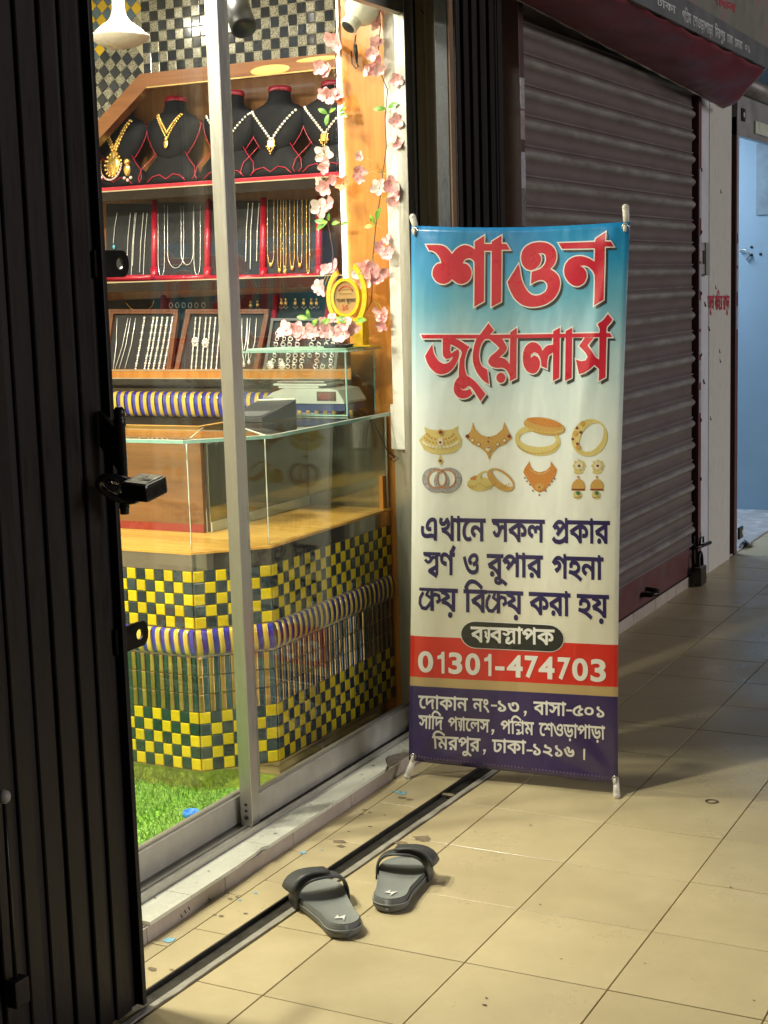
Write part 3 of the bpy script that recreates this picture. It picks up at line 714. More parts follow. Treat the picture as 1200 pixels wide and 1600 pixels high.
MB().box((-.182, 1.392, .885), (-.1685, 1.415, 1.02), .002).build('trunking_tail', m_cond, cn)
m_cable = M('grey_cable', (.35, .34, .32), .45); m_bcable = M('black_cable', (.02, .02, .02), .45)
tag(MB().tube([(-.142, 1.40, .90), (-.143, 1.40, .86), (-.150, 1.405, .81), (-.152, 1.42, .76), (-.150, 1.434, .70), (-.153, 1.434, .60)], .004, 8).build('power_cable', m_cable), 'grey power cable coming out of the white conduit', 'cable')
wp = [onY(x, yy, 1.375-.09*(i/7)) for i, (x, yy) in enumerate([(618, 715), (606, 706), (598, 690), (588, 668), (572, 648), (556, 637), (542, 630), (530, 627)])]
tag(MB().tube(wp, .0018, 6).build('power_cable', m_bcable), 'thin black cable from the scale to the white conduit', 'cable')
wp = [onY(x, yy, 1.37) for x, yy in [(610, 718), (618, 712), (623, 716), (615, 722), (606, 712), (612, 706)]]
tag(MB().tube(wp, .0015, 6).build('cable_knot', m_bcable), 'small knot of black wires under the white conduit', 'cable')

# ================================================================== jewellery cabinet on the end wall
YF = 1.60
cab = thing('jewellery_cabinet', (-.9, YF, .95), 'lit wooden wall cabinet with arched head and shelves of jewellery', 'cabinet')
m_arch = wood('reddish_arch_wood', (.16, .055, .016), (.25, .095, .03), .3, 0)
def pY(x, y, Y=YF): return onY(x, y, Y)
def plate(name, px, thick, mat, parent, Y=YF, lattice=0):
    """outline given by photo pixels on the plane Y, thickness going back"""
    pts = [pY(x, y, Y) for x, y in px]; c = [(q.x, q.z) for q in pts]
    vs, fs = fill2([ccw(c)]); mb = MB(); mb.add([(a, Y, b) for a, b in vs], fs); n = len(c)
    mb.add([(a, Y, b) for a, b in c]+[(a, Y+thick, b) for a, b in c], [(i, (i+1) % n, n+(i+1) % n, n+i) for i in range(n)])
    return mb.build(name, mat, parent)
zt_o = pY(222, 116).z; zt_i = pY(232, 137).z; xo = pY(222, 116).x; xi = pY(232, 137).x
xr = -.34
XL = -1.62
def slant(z, x_c, z_c): return x_c-(z_c-z)*((pY(222, 116).x-pY(148, 197).x)/(pY(222, 116).z-pY(148, 197).z))
zl = 1.62
arch = [(xr, zt_o), (xo, zt_o), (slant(zl, xo, zt_o), zl), (slant(zl, xi, zt_i), zl), (xi, zt_i), (xr, zt_i)]
vs, fs = fill2([ccw(arch)]); mb = MB(); mb.add([(a, YF-.012, b) for a, b in vs], fs); n = len(arch)
mb.add([(a, YF-.012, b) for a, b in arch]+[(a, YF+.03, b) for a, b in arch], [(i, (i+1) % n, n+(i+1) % n, n+i) for i in range(n)])
mb.build('arch_frame', m_arch, cab)
MB().ball((0, 0, 0), 1, 24, 10, (1, 1, 1))
p = pY(425, 110); q = pY(395, 110); mb = MB().ball((p.x, YF-.0125, p.z), 1, 20, 8, (.075, .002, .016)); mb.build('oval_inlay', M('pale_inlay', (.62, .40, .12), .35), cab)
p = pY(500, 93); mb = MB().ball((p.x, YF-.0125, p.z), 1, 20, 8, (.08, .002, .008)); mb.build('oval_inlay', MATS['pale_inlay'], cab)
MB().box((xi, YF-.0135, zt_i-.003), (xr, YF-.0122, zt_i+.001)).build('arch_bead', M('gold_bead', (.8, .6, .25), .2, metal=.8), cab)
BK = 1.82
m_back = wood('cabinet_back', (.30, .13, .035), (.44, .20, .06), .45, 2)
MB().box((XL-.1, BK, 1.06), (xr, BK+.02, 2.15)).build('back_panel', m_back, cab)
m_shelfg = M('brown_glass_shelf', (.016, .010, .007), .35, var=.2, spec=.25)
Z1, Z2, Z3 = pY(300, 290).z, pY(300, 437).z, pY(300, 577).z
for z in (Z1, Z2):
    MB().box((XL, YF+.008, z-.016), (xr, BK, z), .001).build('shelf', m_shelfg, cab); MB().box((XL, YF, z-.034), (xr, YF+.0078, z), .001).build('shelf_lip', m_shelfg, cab)
    MB().box((XL, YF-.0025, z-.003), (xr, YF-.0005, z+.001)).build('shelf_edge', M('pale_shelf_edge', (.42, .34, .22), .25), cab)
MB().box((XL, YF-.02, Z3-.031), (xr, BK, Z3), .002).build('bottom_shelf', m_orange, cab)
MB().box((XL, YF-.0215, Z3-.004), (xr, YF-.0202, Z3-.0005)).build('bottom_edge', M('pale_shelf_edge', (.6, .5, .3), .3), cab)
MB().box((XL, YF-.0215, Z3-.0315), (xr, YF-.0202, Z3-.028)).build('bottom_edge', MATS['pale_shelf_edge'], cab)
MB().box((XL-.02, YF+.032, 1.06), (XL, BK, 1.9)).build('side_panel', m_arch, cab)
# LED bars under the arch
for (xa, xb) in ((-1.05, -.75), (-.72, -.42)):
    MB().box((xa, YF+.034, zt_i+.012), (xb, YF+.046, zt_i+.022)).build('led_bar', m_led, cab)
pa = (slant(1.93, xi, zt_i)+.012, 1.93); pb = (xi+.002, zt_i-.012)
MB().tube([(pa[0]-.030, YF+.04, pa[1]+.012), (pb[0]-.024, YF+.04, pb[1]+.018)], .005, 8).build('led_bar', m_led, cab)
for z in (Z1-.017, Z2-.017):
    MB().box((XL, YF+.009, z-.005), (xr, YF+.016, z)).build('led_bar', M('unseen_shelf_led', (1, 1, 1), .4, emit=(1, .95, .85), estr=1.6), cab)  # unseen glowing strips added behind the shelf lips
# below the shelf: dark recess, glazed rope band, black skirting
MB().box((XL-.3, 1.72, .70), (xr, 1.74, Z3-.03)).build('lower_panel', M('dark_brown_gloss', (.085, .045, .025), .12, coat=.6, var=.3), cab)
zb0, zb1 = pY(300, 653).z, pY(300, 613).z
MB().box((XL-.3, YF+.03, zb0-.05), (xr, 1.71, zb0-.001)).build('skirting', M('black_skirt', (.025, .017, .012), .4), cab)
MB().box((XL-.3, YF+.03, zb0), (xr, 1.715, zb1+.01)).build('band_backing', M('dark_backing', (.06, .04, .02), .3), cab)
x = XL; k = 0
FB = Matrix(((1, 0, 0, 0), (0, -1, 0, YF+.03), (0, 0, 1, 0), (0, 0, 0, 1)))
wv = (pY(300, 630).x-pY(275, 630).x)/4.05
while x < xr-.02:
    me = bull_mesh(wv, zb1-zb0, .022 if k % 2 else .018, m_yel_b if k % 2 else m_blue_b, not k % 2)
    put('rope_tile', me, FB @ Matrix.Translation((x, 0, zb0)), cab); x += wv; k += 1

# ---- mosaic wall over the arch
mw = thing('mosaic_wall', (-.9, YF+.02, 2.1), 'wall of black and speckled silver mosaic tiles over the cabinet', 'mosaic wall')
m_wb = M('mosaic_backing', (.34, .31, .22), .7)
bk = [(xr, zt_o-.012), (xo+.004, zt_o-.012), (slant(zl, xo+.012, zt_o), zl), (XL-.6, zl), (XL-.6, CEIL), (xr, CEIL)]
vs, fs = fill2([ccw(bk)]); mb = MB(); mb.add([(a, YF+.0105, b) for a, b in vs], fs); mb.add([(a, YF+.0105, b) for a, b in bk]+[(a, YF+.03, b) for a, b in bk], [(i, (i+1) % 6, 6+(i+1) % 6, 6+i) for i in range(6)]); mb.build('backing', m_wb, mw)
m_silver = M('speckled_silver_tile', (.42, .41, .33), .16, metal=.25, var=.9, scale=260, coat=.6, col2=(.07, .055, .04), mixs=(.46, .56))
m_black = M('black_glass_tile', (.02, .026, .04), .06, var=.25, coat=.9, metal=.3, rnd=.4)
m_ybl = M('amber_border_tile', (.50, .33, .02), .12, coat=.7, var=.2)
m_bbl = M('steel_blue_tile', (.09, .15, .22), .12, coat=.7, metal=.3, var=.2)
ts = .0330
random.seed(9)
FW = Matrix(((1, 0, 0, 0), (0, -1, 0, YF+.0105), (0, 0, 1, 0), (0, 0, 0, 1)))
ncol = int((xr-xo)/ts)+1; nrow = 8
for r in range(nrow):
    for c in range(-3, ncol):
        if c < 0 and c*ts < -.006*0-(.0) - 0*r and c < -1-(0): continue
        if c < 0: continue
        mat = m_silver if (r+c) % 2 else m_black
        z = zt_o+.001+r*ts
        if z+ts > CEIL: continue
        put('mosaic_tile', tile_mesh('mosaic_tile', ts, ts, .004, .002, mat), FW @ Matrix.Translation((xo+.002+c*ts, 0, z)), mw)
# slanted part: rows follow the slope
sd_ = (Vector((pY(148, 197).x, pY(148, 197).z))-Vector((xo, zt_o))).normalized(); sn = Vector((sd_.y, -sd_.x)) if sd_.y < 0 else Vector((-sd_.y, sd_.x))
if sn.x > 0: sn = -sn
FS = Matrix(((sd_.x, 0, sn.x, xo), (0, -1, 0, YF+.0105), (sd_.y, 0, sn.y, zt_o), (0, 0, 0, 1)))
for r in range(12):
    for c in range(-11, 18):
        ctr2 = Vector((xo, zt_o))+sd_*((c+.5)*ts)+sn*((r+.5)*ts)
        if ctr2.x > xo-ts*.45 or ctr2.y > CEIL-.02 or ctr2.x < XL-.25 or ctr2.y < 1.4: continue
        if r < 5: mat = m_silver if (r+c) % 2 else m_black
        else: mat = m_ybl if (r+c) % 2 else m_bbl
        put('mosaic_tile', tile_mesh('mosaic_tile', ts, ts, .004, .002, mat), FS @ Matrix.Translation((c*ts, 0, r*ts)), mw)

# ---- necklace busts
m_velvet = M('black_velvet', (.007, .007, .009), .7, var=.3, scale=30, spec=.25); m_red = M('red_velvet_trim', (.42, .008, .03), .32, var=.15, coat=.3)
tors = [(.072, .012, .02), (.080, .032, .032), (.100, .056, .042), (.135, .078, .050), (.17, .093, .054), (.198, .100, .053), (.213, .096, .049), (.227, .078, .046), (.239, .054, .043), (.249, .041, .040), (.265, .035, .037), (.284, .036, .037)]
bas = [(0, .100, .045), (.02, .106, .045), (.05, .096, .040), (.08, .070, .034), (.105, .052, .03)]
def lerp_sec(z):
    for a, b in zip(tors[:-1], tors[1:]):
        if a[0] <= z <= b[0]: t = (z-a[0])/(b[0]-a[0]); return a[1]+(b[1]-a[1])*t, a[2]+(b[2]-a[2])*t
    return tors[-1][1:]
def front(x, z):
    w, d = lerp_sec(z); return -d*math.sqrt(max(0, 1-min(1, (x/w)**2)))
def loft(secs, n=20):
    v = []; f = []
    for z, w, d in secs: v += [(w*math.cos(2*math.pi*j/n), d*math.sin(2*math.pi*j/n), z) for j in range(n)]
    for i in range(len(secs)-1):
        for j in range(n): f.append((i*n+j, i*n+(j+1) % n, (i+1)*n+(j+1) % n, (i+1)*n+j))
    f += [tuple(range(n))[::-1], tuple(range((len(secs)-1)*n, len(secs)*n))]
    return v, f
bm_t = MB(); bm_t.add(*loft(tors), True); me_t = bm_t.mesh('torso', m_velvet)
bm_b = MB(); bm_b.add(*loft(bas), True); me_b = bm_b.mesh('base', m_velvet)
tr = MB()
tr.tube([(-lerp_sec(z)[0]-.001, -.006, z) for z in [.222, .2, .17, .135, .105, .09]]+[(0, -.03, .079)]+[(lerp_sec(z)[0]+.001, -.006, z) for z in [.09, .105, .135, .17, .2, .222]], .0014, 6)
for s in (-1, 1): tr.tube([(s*.052, -.02, .107), (s*.072, -.03, .08), (s*.098, -.038, .05), (s*.104, -.044, .02), (s*.095, -.046, .006)], .0013, 6)
tr.tube([(-.07, -.044, .004), (-.05, -.046, .022), (-.025, -.046, .028), (0, -.046, .012), (.025, -.046, .028), (.05, -.046, .022), (.07, -.044, .004)], .0016, 6)
me_tr = tr.mesh('piping', m_red)
me_cap = MB().lathe([(.0365, .280), (.038, .284), (.038, .294), (.036, .297)], (0, 0, 0), 18).mesh('neck_cap', m_red)
m_gold_j = M('gold_jewellery', (.92, .62, .18), .2, metal=.75, var=.2, scale=120); m_pearl = M('silver_beads', (.88, .85, .74), .25, metal=.3, var=.15); m_silv = M('silver_chain', (.88, .87, .82), .22, metal=.45, var=.2, scale=120)
m_pinkpearl = M('pale_pearl', (.75, .55, .5), .25, coat=.5)
busts = []
def bust(px, name_label, Y=1.705, s=1.0, ry=0.):
    p = onY(px, 288, Y); t = thing('necklace_bust', (p.x, Y, Z1+.016), name_label, 'display bust', 'necklace busts on the top shelf', ry)
    t.rotation_euler = (-.17, 0, ry); t.scale = (s*1.12, s*.75, s)
    for nm, me in (('torso', me_t), ('base', me_b), ('piping', me_tr), ('neck_cap', me_cap)):
        o = bpy.data.objects.new(nm, me); COL.objects.link(o); o.parent = t
    busts.append(t); return t
MB().box((XL, 1.63, Z1+.0005), (xr, 1.79, Z1+.0155), .002).build('velvet_plinth', m_red, cab)
def necklace(b, half, ztop, zbot, r, mat, label, beads=True, pend=None, double=0):
    M0 = base_mat(b); t = thing('necklace', M0 @ Vector((0, -.06, zbot)), label, 'necklace', 'necklaces on the busts')
    def path(zb, hw):
        pts = []
        for k in range(-12, 13):
            u = k/12; x = hw*math.copysign(abs(u)**1.15, u)*(1 if abs(u) < .99 else 1); z = zb+(ztop-zb)*abs(u)**1.05
            pts.append(Vector((x, front(x, z)-r*.9, z)))
        return pts
    for d_ in range(double+1):
        pts = path(zbot+.022*d_, half-.006*d_); mb = MB()
        if beads:
            P = []; tot = 0
            for a, b2 in zip(pts[:-1], pts[1:]):
                n = max(1, int((b2-a).length/(r*1.9)))
                for q in range(n): P.append(a.lerp(b2, q/n))
            for q in P: mb.ball(q, r, 6, 4)
        else: mb.tube(pts, r, 6)
        mb.v = [tuple(M0 @ Vector(q)) for q in mb.v]; mb.build('strand', mat, t)
    if pend:
        mb = MB(); pend(mb, Vector((0, front(0, zbot)-.006, zbot))); mb.v = [tuple(M0 @ Vector(q)) for q in mb.v]; mb.build('pendant', m_gold_j, t)
    return t
def pend_small(mb, p):
    mb.box(p+Vector((-.012, -.003, -.022)), p+Vector((.012, .003, .004)), .002)
    for i, (dx, dz) in enumerate([(-.014, -.018), (-.009, -.026), (-.003, -.034), (.003, -.034), (.009, -.026), (.014, -.018), (0, -.042), (-.005, -.028), (.005, -.028)]): mb.ball(p+Vector((dx, -.003, dz)), .0035, 6, 4)
def pend_leaf(mb, p): mb.ball(p+Vector((0, -.002, -.016)), 1, 8, 6, (.009, .004, .016)); mb.ball(p+Vector((0, -.002, 0)), .006, 8, 6)
def pend_big(mb, p):
    for rr, n in ((.036, 16), (.026, 12), (.015, 8)):
        for k in range(n): a = 2*math.pi*k/n; mb.ball(p+Vector((rr*math.cos(a)*.85, -.006, -.034+rr*math.sin(a)*1.1)), .0055, 6, 4)
    mb.ball(p+Vector((0, -.006, -.034)), 1, 12, 8, (.026, .006, .036)); mb.ball(p+Vector((0, -.004, .004)), 1, 8, 6, (.018, .006, .010))
b0 = bust(186, 'black velvet necklace bust at the low end of the arch', s=1.0)
b1 = bust(268, 'black velvet necklace bust with a gold double necklace'); b2 = bust(358, 'black velvet necklace bust partly behind the door stile')
b3 = bust(431, 'black velvet necklace bust with silver beads and gold drop'); b4 = bust(514, 'black velvet necklace bust beside the pink flower garland')
necklace(b1, .050, .236, .145, .0042, m_gold_j, 'gold double necklace with a small leaf pendant on a bust', True, pend_leaf, 1)
necklace(b2, .080, .218, .112, .0044, m_pearl, 'silver bead necklace on the bust behind the door stile')
necklace(b3, .080, .218, .112, .0050, m_pearl, 'silver bead necklace with a gold drop pendant on a bust', True, pend_small)
necklace(b4, .080, .218, .118, .0050, m_pearl, 'silver bead necklace beside the pink flower garland', True, pend_small)
nk = necklace(b0, .060, .232, .105, .0062, m_gold_j, 'broad gold bridal necklace with a large round pendant', True, pend_big, 1)
mb = MB(); M0 = base_mat(b0)
for k in range(22):
    a = math.pi+math.pi*k/21; mb.ball(M0 @ Vector((.040*math.cos(a), -.072, .105-.034+.054*math.sin(a))), .0038, 6, 4)
mb.build('pearl_fringe', m_pinkpearl, nk)
def earring(p, s, label, mat=None, drop=True, grp='gold earrings in the cabinet'):
    t = thing('earring', p, label, 'earring', grp); mb = MB()
    mb.ball(p+Vector((0, 0, .010*s)), .006*s, 8, 6); mb.ball(p+Vector((0, -.002, -.004*s)), 1, 8, 6, (.008*s, .004*s, .011*s))
    mb.build('setting', mat or m_gold_j, t); mb = MB()
    for dx in (-.007, 0, .007): mb.ball(p+Vector((dx*s, -.002, -.018*s-(.004*s if dx == 0 else 0))), .0032*s, 6, 4)
    mb.build('drops', m_pinkpearl, t)
for px, py in ((153, 262), (199, 262)):
    earring(onY(px, py, 1.64), 1.9, 'large gold earring with pearl drops hung beside the bridal necklace', grp='bridal earrings')

# ---- middle row: black boards with red velvet frames, chains hung on them
class Plane:
    def __init__(s, y0, z0, y1, z1): s.p = Vector((0, y0, z0)); s.u = Vector((0, y1-y0, z1-z0)).normalized(); s.n = Vector((1, 0, 0)).cross(s.u).normalized()
    def at(s, x, y, off=0.):
        d_ = ray(x, y); n = s.n if s.n.y < 0 else -s.n; p = s.p+n*off
        return CAM+d_*((p-CAM).dot(n)/d_.dot(n))
PM = Plane(1.655, Z2+.004, 1.735, Z1-.03); PT = Plane(1.612, Z3+.003, 1.672, Z3+.20); PB = Plane(1.70, Z3+.003, 1.78, Z2-.03)
def flat(name, pl, quad, th, mat, parent, off=0.):
    n = pl.n if pl.n.y < 0 else -pl.n; pts = [pl.at(x, y, off) for x, y in quad]
    return MB().prism(pts, -n*th).build(name, mat, parent)
m_board = M('charcoal_velvet_board', (.013, .014, .017), .75, var=.4, scale=25)
boards = [((166, 318, 239, 432), 'black chain board at the far end of the middle shelf'), ((246, 316, 322, 432), 'black chain board with long silver chains on the middle shelf'), ((328, 314, 409, 432), 'black chain board with bracelets behind the door stile'), ((417, 312, 496, 430), 'black chain board with gold chains in a red frame')]
for (x0, y0, x1, y1), lab in boards:
    t = thing('chain_board', PM.at((x0+x1)/2, y1), lab, 'display board', 'chain boards on the middle shelf')
    flat('board', PM, [(x0, y0), (x1, y0), (x1, y1), (x0, y1)], .006, m_board, t)
    a = PM.at(x1+3, y0-4, .004); b = PM.at(x1+2, y1+4, .004); MB().tube([b, a], .011, 12).build('post', m_red, t)
    a = PM.at(x0-2, y1+3, .006); b = PM.at(x1+2, y1+2, .006); MB().tube([a, b], .011, 12).build('rail', m_red, t)
    MB().tube([PM.at(x1+2.5, y1-13, .006), PM.at(x1+2, y1+5, .006)], .0135, 12).build('bead', m_red, t)
def chain(pl, px, r, mat, label, grp, beads=0, drop=None):
    pts = [pl.at(x, y, .004) for x, y in px]; P = []
    for a, b in zip(pts[:-1], pts[1:]):
        n = max(1, int((b-a).length/(beads*1.7))) if beads else 3
        for q in range(n): P.append(a.lerp(b, q/n))
    P.append(pts[-1]); mb = MB()
    if beads:
        for i, q in enumerate(P): mb.ball(q, beads*(1.15 if i % 3 == 0 else .85), 5, 4)
    mb.tube(P, r, 5)
    if drop: mb.ball(pl.at(*drop, .006), .007, 8, 6, (1, .6, 1.2))
    return tag(mb.build('chain', mat), label, 'chain', grp)
def loop(x0, yt, x1, yb, n=8):
    w = (x1-x0)/2; c = (x0+x1)/2
    L_ = [(x0, yt)]+[(c-w*math.cos(k*math.pi/n)*(1 if 0 else 1), yb-(yb-yt)*.22*(1-math.sin(k*math.pi/n))) for k in range(n+1)]+[(x1, yt)]
    return L_
LS = 'long silver chain hung on the black board with silver loops'
for x0, yt, x1, yb in ((247, 320, 257, 432), (262, 321, 287, 419), (283, 322, 302, 414), (303, 320, 313, 430)): chain(PM, loop(x0, yt, x1, yb), .0011, m_silv, LS, 'silver chains on the middle shelf')
for x0, yb in ((177, 380), (198, 412), (207, 415), (218, 425), (224, 430), (205, 432)):
    chain(PM, [(x0+6, 333), (x0+2, (333+yb)/2), (x0, yb)], .0009, m_silv, 'short silver chain on the board at the cabinet\'s far end', 'short chains', .0016)
mb = MB(); mb.ball(PM.at(178, 386, .006), 1, 8, 6, (.005, .004, .008)); tag(mb.build('pendant', M('turquoise', (.12, .5, .65), .2)), 'small turquoise drop pendant on the far chain board', 'pendant')
for x0, yb in ((384, 408), (391, 420), (401, 408)):
    chain(PM, [(x0+4, 318), (x0+1, 360), (x0, yb)], .0014, m_silv, 'silver bracelet on the board behind the door stile', 'silver bracelets', .0022)
for x0, x1, yb in ((418, 428, 415), (434, 439, 424), (443, 447, 426), (453, 460, 420), (465, 472, 416), (479, 484, 430)):
    chain(PM, loop(x0, 313, x1, yb), .0012, m_gold_j, 'gold chain with tiny beads in the red framed board', 'gold chains on the middle shelf', .0017, ((x0+x1)/2, yb-1))

# ---- bottom row: red posts and earrings behind, framed trays in front
m_tray = wood('carved_tray_frame', (.10, .03, .012), (.19, .065, .025), .35, 2); m_trayin = M('tray_velvet', (.022, .021, .021), .8, var=.3)
for x in (158, 252, 337, 427, 510):
    MB().tube([PB.at(x-3, 560, .004), PB.at(x+4, 462, .004)], .010, 10).build('red_post', m_red, cab)
MB().prism([PB.at(160, 470, 0), PB.at(508, 455, 0), PB.at(508, 570, 0), PB.at(160, 575, 0)], (0, .006, 0)).build('earring_board', m_board, cab)
for px, py in ((392, 476), (403, 475), (440, 472), (447, 472), (462, 472), (475, 472), (487, 472), (495, 472)): earring(PB.at(px, py, .008), .95, 'small gold drop earring pinned above the trays')
for px in (267, 277, 287, 297, 307, 318):
    p = PB.at(px, 477, .008); tag(MB().tube([p+Vector((.007*math.cos(a), 0, .009*math.sin(a))) for a in [k*math.pi/6 for k in range(12)]], .0012, 5, closed=True).build('earring', m_silv), 'thin silver hoop earring pinned above the trays', 'earring', 'silver hoops')
chain(PB, [(198, 474), (204, 481), (212, 486), (222, 488), (231, 485), (238, 478), (241, 470)], .0016, m_gold_j, 'short gold bead chain above the brown framed tray', None, .0026)
def tray(x0, y0, x1, y1, sk, label, mat=m_tray, fw=7):
    t = thing('jewellery_tray', PT.at((x0+x1)/2, y1), label, 'tray', 'trays on the bottom shelf')
    q = [(x0+sk, y0), (x1+sk, y0), (x1, y1), (x0, y1)]
    flat('lining', PT, q, .004, m_trayin, t)
    def bar(a, b, c, d): flat('frame', PT, [a, b, c, d], .014, mat, t, .010)
    bar((x0+sk, y0), (x1+sk, y0), (x1+sk-1, y0+fw), (x0+sk-1, y0+fw)); bar((x1+sk-fw, y0+fw), (x1+sk, y0+fw), (x1, y1), (x1-fw, y1)); bar((x0+sk, y0+fw), (x0+sk+fw, y0+fw), (x0+fw, y1), (x0, y1))
    mb = MB()
    for k in range(26): mb.ball(PT.at(x0+sk+4+(x1-x0-8)*k/25, y0+3.5, .0105), .0022, 5, 4)
    for k in range(20): mb.ball(PT.at(x1+sk-4+(-sk)*k/19, y0+4+(y1-y0-5)*k/19, .0105), .0022, 5, 4)
    mb.build('beading', m_tray, t)
    return t
tray(158, 483, 266, 578, 12, 'brown carved tray of silver chains next to the black gate'); tray(272, 483, 402, 578, 18, 'brown carved tray of silver bracelets in the middle of the bottom shelf')
BS = 'silver chain laid in the brown tray next to the gate'
for x0, x1 in ((168, 172), (177, 183), (180, 200), (186, 204), (195, 212)): chain(PT, [(x1, 497), ((x0+x1)/2+1.5, 540), (x0, 576)], .0013, m_silv, BS, 'silver chains in the tray', 0)
for x0 in (212, 226, 232, 240, 248, 256): chain(PT, [(x0+14, 497), (x0+7, 540), (x0, 576)], .0015, m_silv, 'chunky silver bracelet laid in the tray next to the gate', 'chunky bracelets', .0050)
for x0 in (299, 306, 315, 322, 330, 338): chain(PT, [(x0+7, 497), (x0+3, 540), (x0, 576)], .0015, m_silv, 'silver bracelet laid in the middle brown tray', 'bracelets in the middle tray', .0036)
for px, py in ((305, 534), (321, 536)):
    p = PT.at(px, py, .010); mb = MB()
    for k in range(10): mb.ball(p+Vector((.011*math.cos(k*.628), 0, .013*math.sin(k*.628))), .0045, 5, 4)
    mb.ball(p, .008, 8, 6); tag(mb.build('brooch', m_silv), 'round silver flower brooch in the middle brown tray', 'brooch', 'silver brooches')
for x0, x1, yb in ((378, 388, 570), (386, 398, 566), (372, 384, 574)): chain(PT, [(x0, 497), (x0, 530), (x0+3, yb), (x1, 535), (x1+3, 497)], .0012, m_silv, 'silver chain with pendant at the tray\'s carved side', 'pendant chains', 0, (x0+3, yb))
rt = thing('ring_tray', PT.at(470, 577), 'dark ring tray full of silver rings behind the small glass case', 'tray')
flat('lining', PT, [(425, 500), (531, 500), (523, 577), (413, 577)], .004, m_trayin, rt, -.004)
m_trayg = M('grey_tray_edge', (.10, .10, .10), .5)
flat('frame', PT, [(423, 497), (533, 497), (533, 501), (423, 501)], .010, m_trayg, rt, .004); flat('frame', PT, [(423, 501), (427, 501), (416, 577), (411, 577)], .010, m_trayg, rt, .004); flat('frame', PT, [(529, 501), (533, 501), (525, 577), (521, 577)], .010, m_trayg, rt, .004)
rm = MB(); rm.tube([(.0075*math.cos(k*.5236), 0, .0062*math.sin(k*.5236)) for k in range(12)], .0016, 5, closed=True); rm.ball((0, -.002, .006), .0042, 6, 4); rme = rm.mesh('ring', m_silv)
for r in range(7):
    for c in range(9):
        if random.random() < .2: continue
        p = PT.at(426+c*11.3+(6-r)*1.2+random.uniform(-1, 1), 521+r*8.6, .006)
        o = link('ring', rme, None, p, (random.uniform(-.2, .2), random.uniform(-.5, .5), random.uniform(-.3, .3))); tag(o, 'silver stone ring standing in the dark ring tray', 'ring', 'rings in the ring tray')
for px, py in ((423, 571), (441, 571)):
    p = PT.at(px, py, .008); mb = MB()
    for k in range(12): mb.tube([p, p+Vector((.014*math.cos(k*.5236), -.003, .016*math.sin(k*.5236)))], .0022, 5)
    mb.ball(p, .007, 8, 6); tag(mb.build('brooch', m_silv), 'silver sunburst earring at the foot of the ring tray', 'earring', 'sunburst earrings')

# ================================================================== unlit bulb, dome camera, spotlight
m_ceram = M('pale_pink_plastic', (.60, .52, .46), .35, var=.05); m_diff = M('frosted_diffuser', (.66, .58, .52), .25, coat=.4)
p = onY(188, 76, 1.05); bx_, bz_ = p.x, p.z
lb = thing('ufo_bulb', (bx_, 1.05, bz_), 'unlit white disc bulb hanging by the checkered mosaic', 'bulb')
MB().lathe([(.001, 0), (.03, .002), (.058, .010), (.078, .022), (.086, .032), (.087, .036), (.082, .040)], (bx_, 1.05, bz_), 36).build('diffuser', m_diff, lb)
MB().lathe([(.082, .040), (.074, .044), (.056, .056), (.040, .068), (.034, .076), (.024, .090), (.019, .11), (.018, .155), (.018, .17)], (bx_, 1.05, bz_), 36).build('body', m_ceram, lb)
for k in range(10):
    a = k*2*math.pi/10; MB().tube([(bx_+.070*math.cos(a), 1.05+.070*math.sin(a), bz_+.049), (bx_+.052*math.cos(a), 1.05+.052*math.sin(a), bz_+.062), (bx_+.040*math.cos(a), 1.05+.040*math.sin(a), bz_+.071)], .0018, 5).build('rib', m_white_p, lb)
MB().lathe([(.020, .17), (.023, .18), (.023, CEIL-bz_)], (bx_, 1.05, bz_), 16).build('socket', m_ceram, lb)
p = onY(563, 20, 1.33); dc = thing('dome_camera', (p.x, 1.33, p.z), 'white turret security camera at the top of the wood column', 'camera')
m_cam = M('white_camera_shell', (.74, .72, .62), .3, var=.03)
MB().ball((p.x+.006, 1.33, p.z+.012), 1, 24, 14, (.050, .050, .050)).build('shell', m_cam, dc)
MB().lathe([(.052, 0), (.056, .01), (.056, CEIL-p.z-.035)], (p.x+.006, 1.33, p.z+.035), 28).build('mount', m_cam, dc)
ax = Vector((-.30, -.62, -.72)).normalized(); c0 = Vector((p.x, 1.33, p.z+.004)); q = ax.to_track_quat('Z', 'Y').to_matrix().to_4x4()
MB().lathe([(.026, .02), (.0265, .062), (.022, .066)], mat=Matrix.Translation(c0) @ q, n=24).build('barrel', m_cam, dc)
MB().lathe([(.021, .0662), (.020, .067), (.0005, .0672)], mat=Matrix.Translation(c0) @ q, n=24).build('lens', m_rubber, dc)
wp = [onY(x, y, 1.40) for x, y in [(556, 55), (553, 75), (556, 95), (560, 104), (556, 107), (550, 100), (549, 80)]]
tag(MB().tube(wp, .002, 6).build('camera_cable', m_bcable), 'short black cable looped under the security camera', 'cable')
tag(MB().tube([onY(555, 70, 1.41), onY(557, 84, 1.41), onY(557, 98, 1.41)], [.006, .005, .004], 8).build('cable_plug', M('dark_plug', (.05, .05, .045), .3, metal=.4)), 'dark cable connector hanging under the security camera', 'plug')
p = onY(374, 22, .95); t = thing('spotlight', p, 'black cylinder spotlight under the shop ceiling', 'spotlight')
ax = (onY(392, 52, .95)-onY(362, 2, .95)); ax.y = -.05; ax.normalize(); q = ax.to_track_quat('Z', 'Y').to_matrix().to_4x4()
MB().lathe([(.02, -.075), (.034, -.07), (.036, .055), (.031, .058), (.029, .045)], mat=Matrix.Translation(p) @ q, n=24).build('barrel', M('charcoal_metal', (.045, .045, .05), .35, metal=.4), t)
MB().tube([p-ax*.06, (p.x-.05, .95, CEIL)], .006, 8).build('stem', m_iron, t)

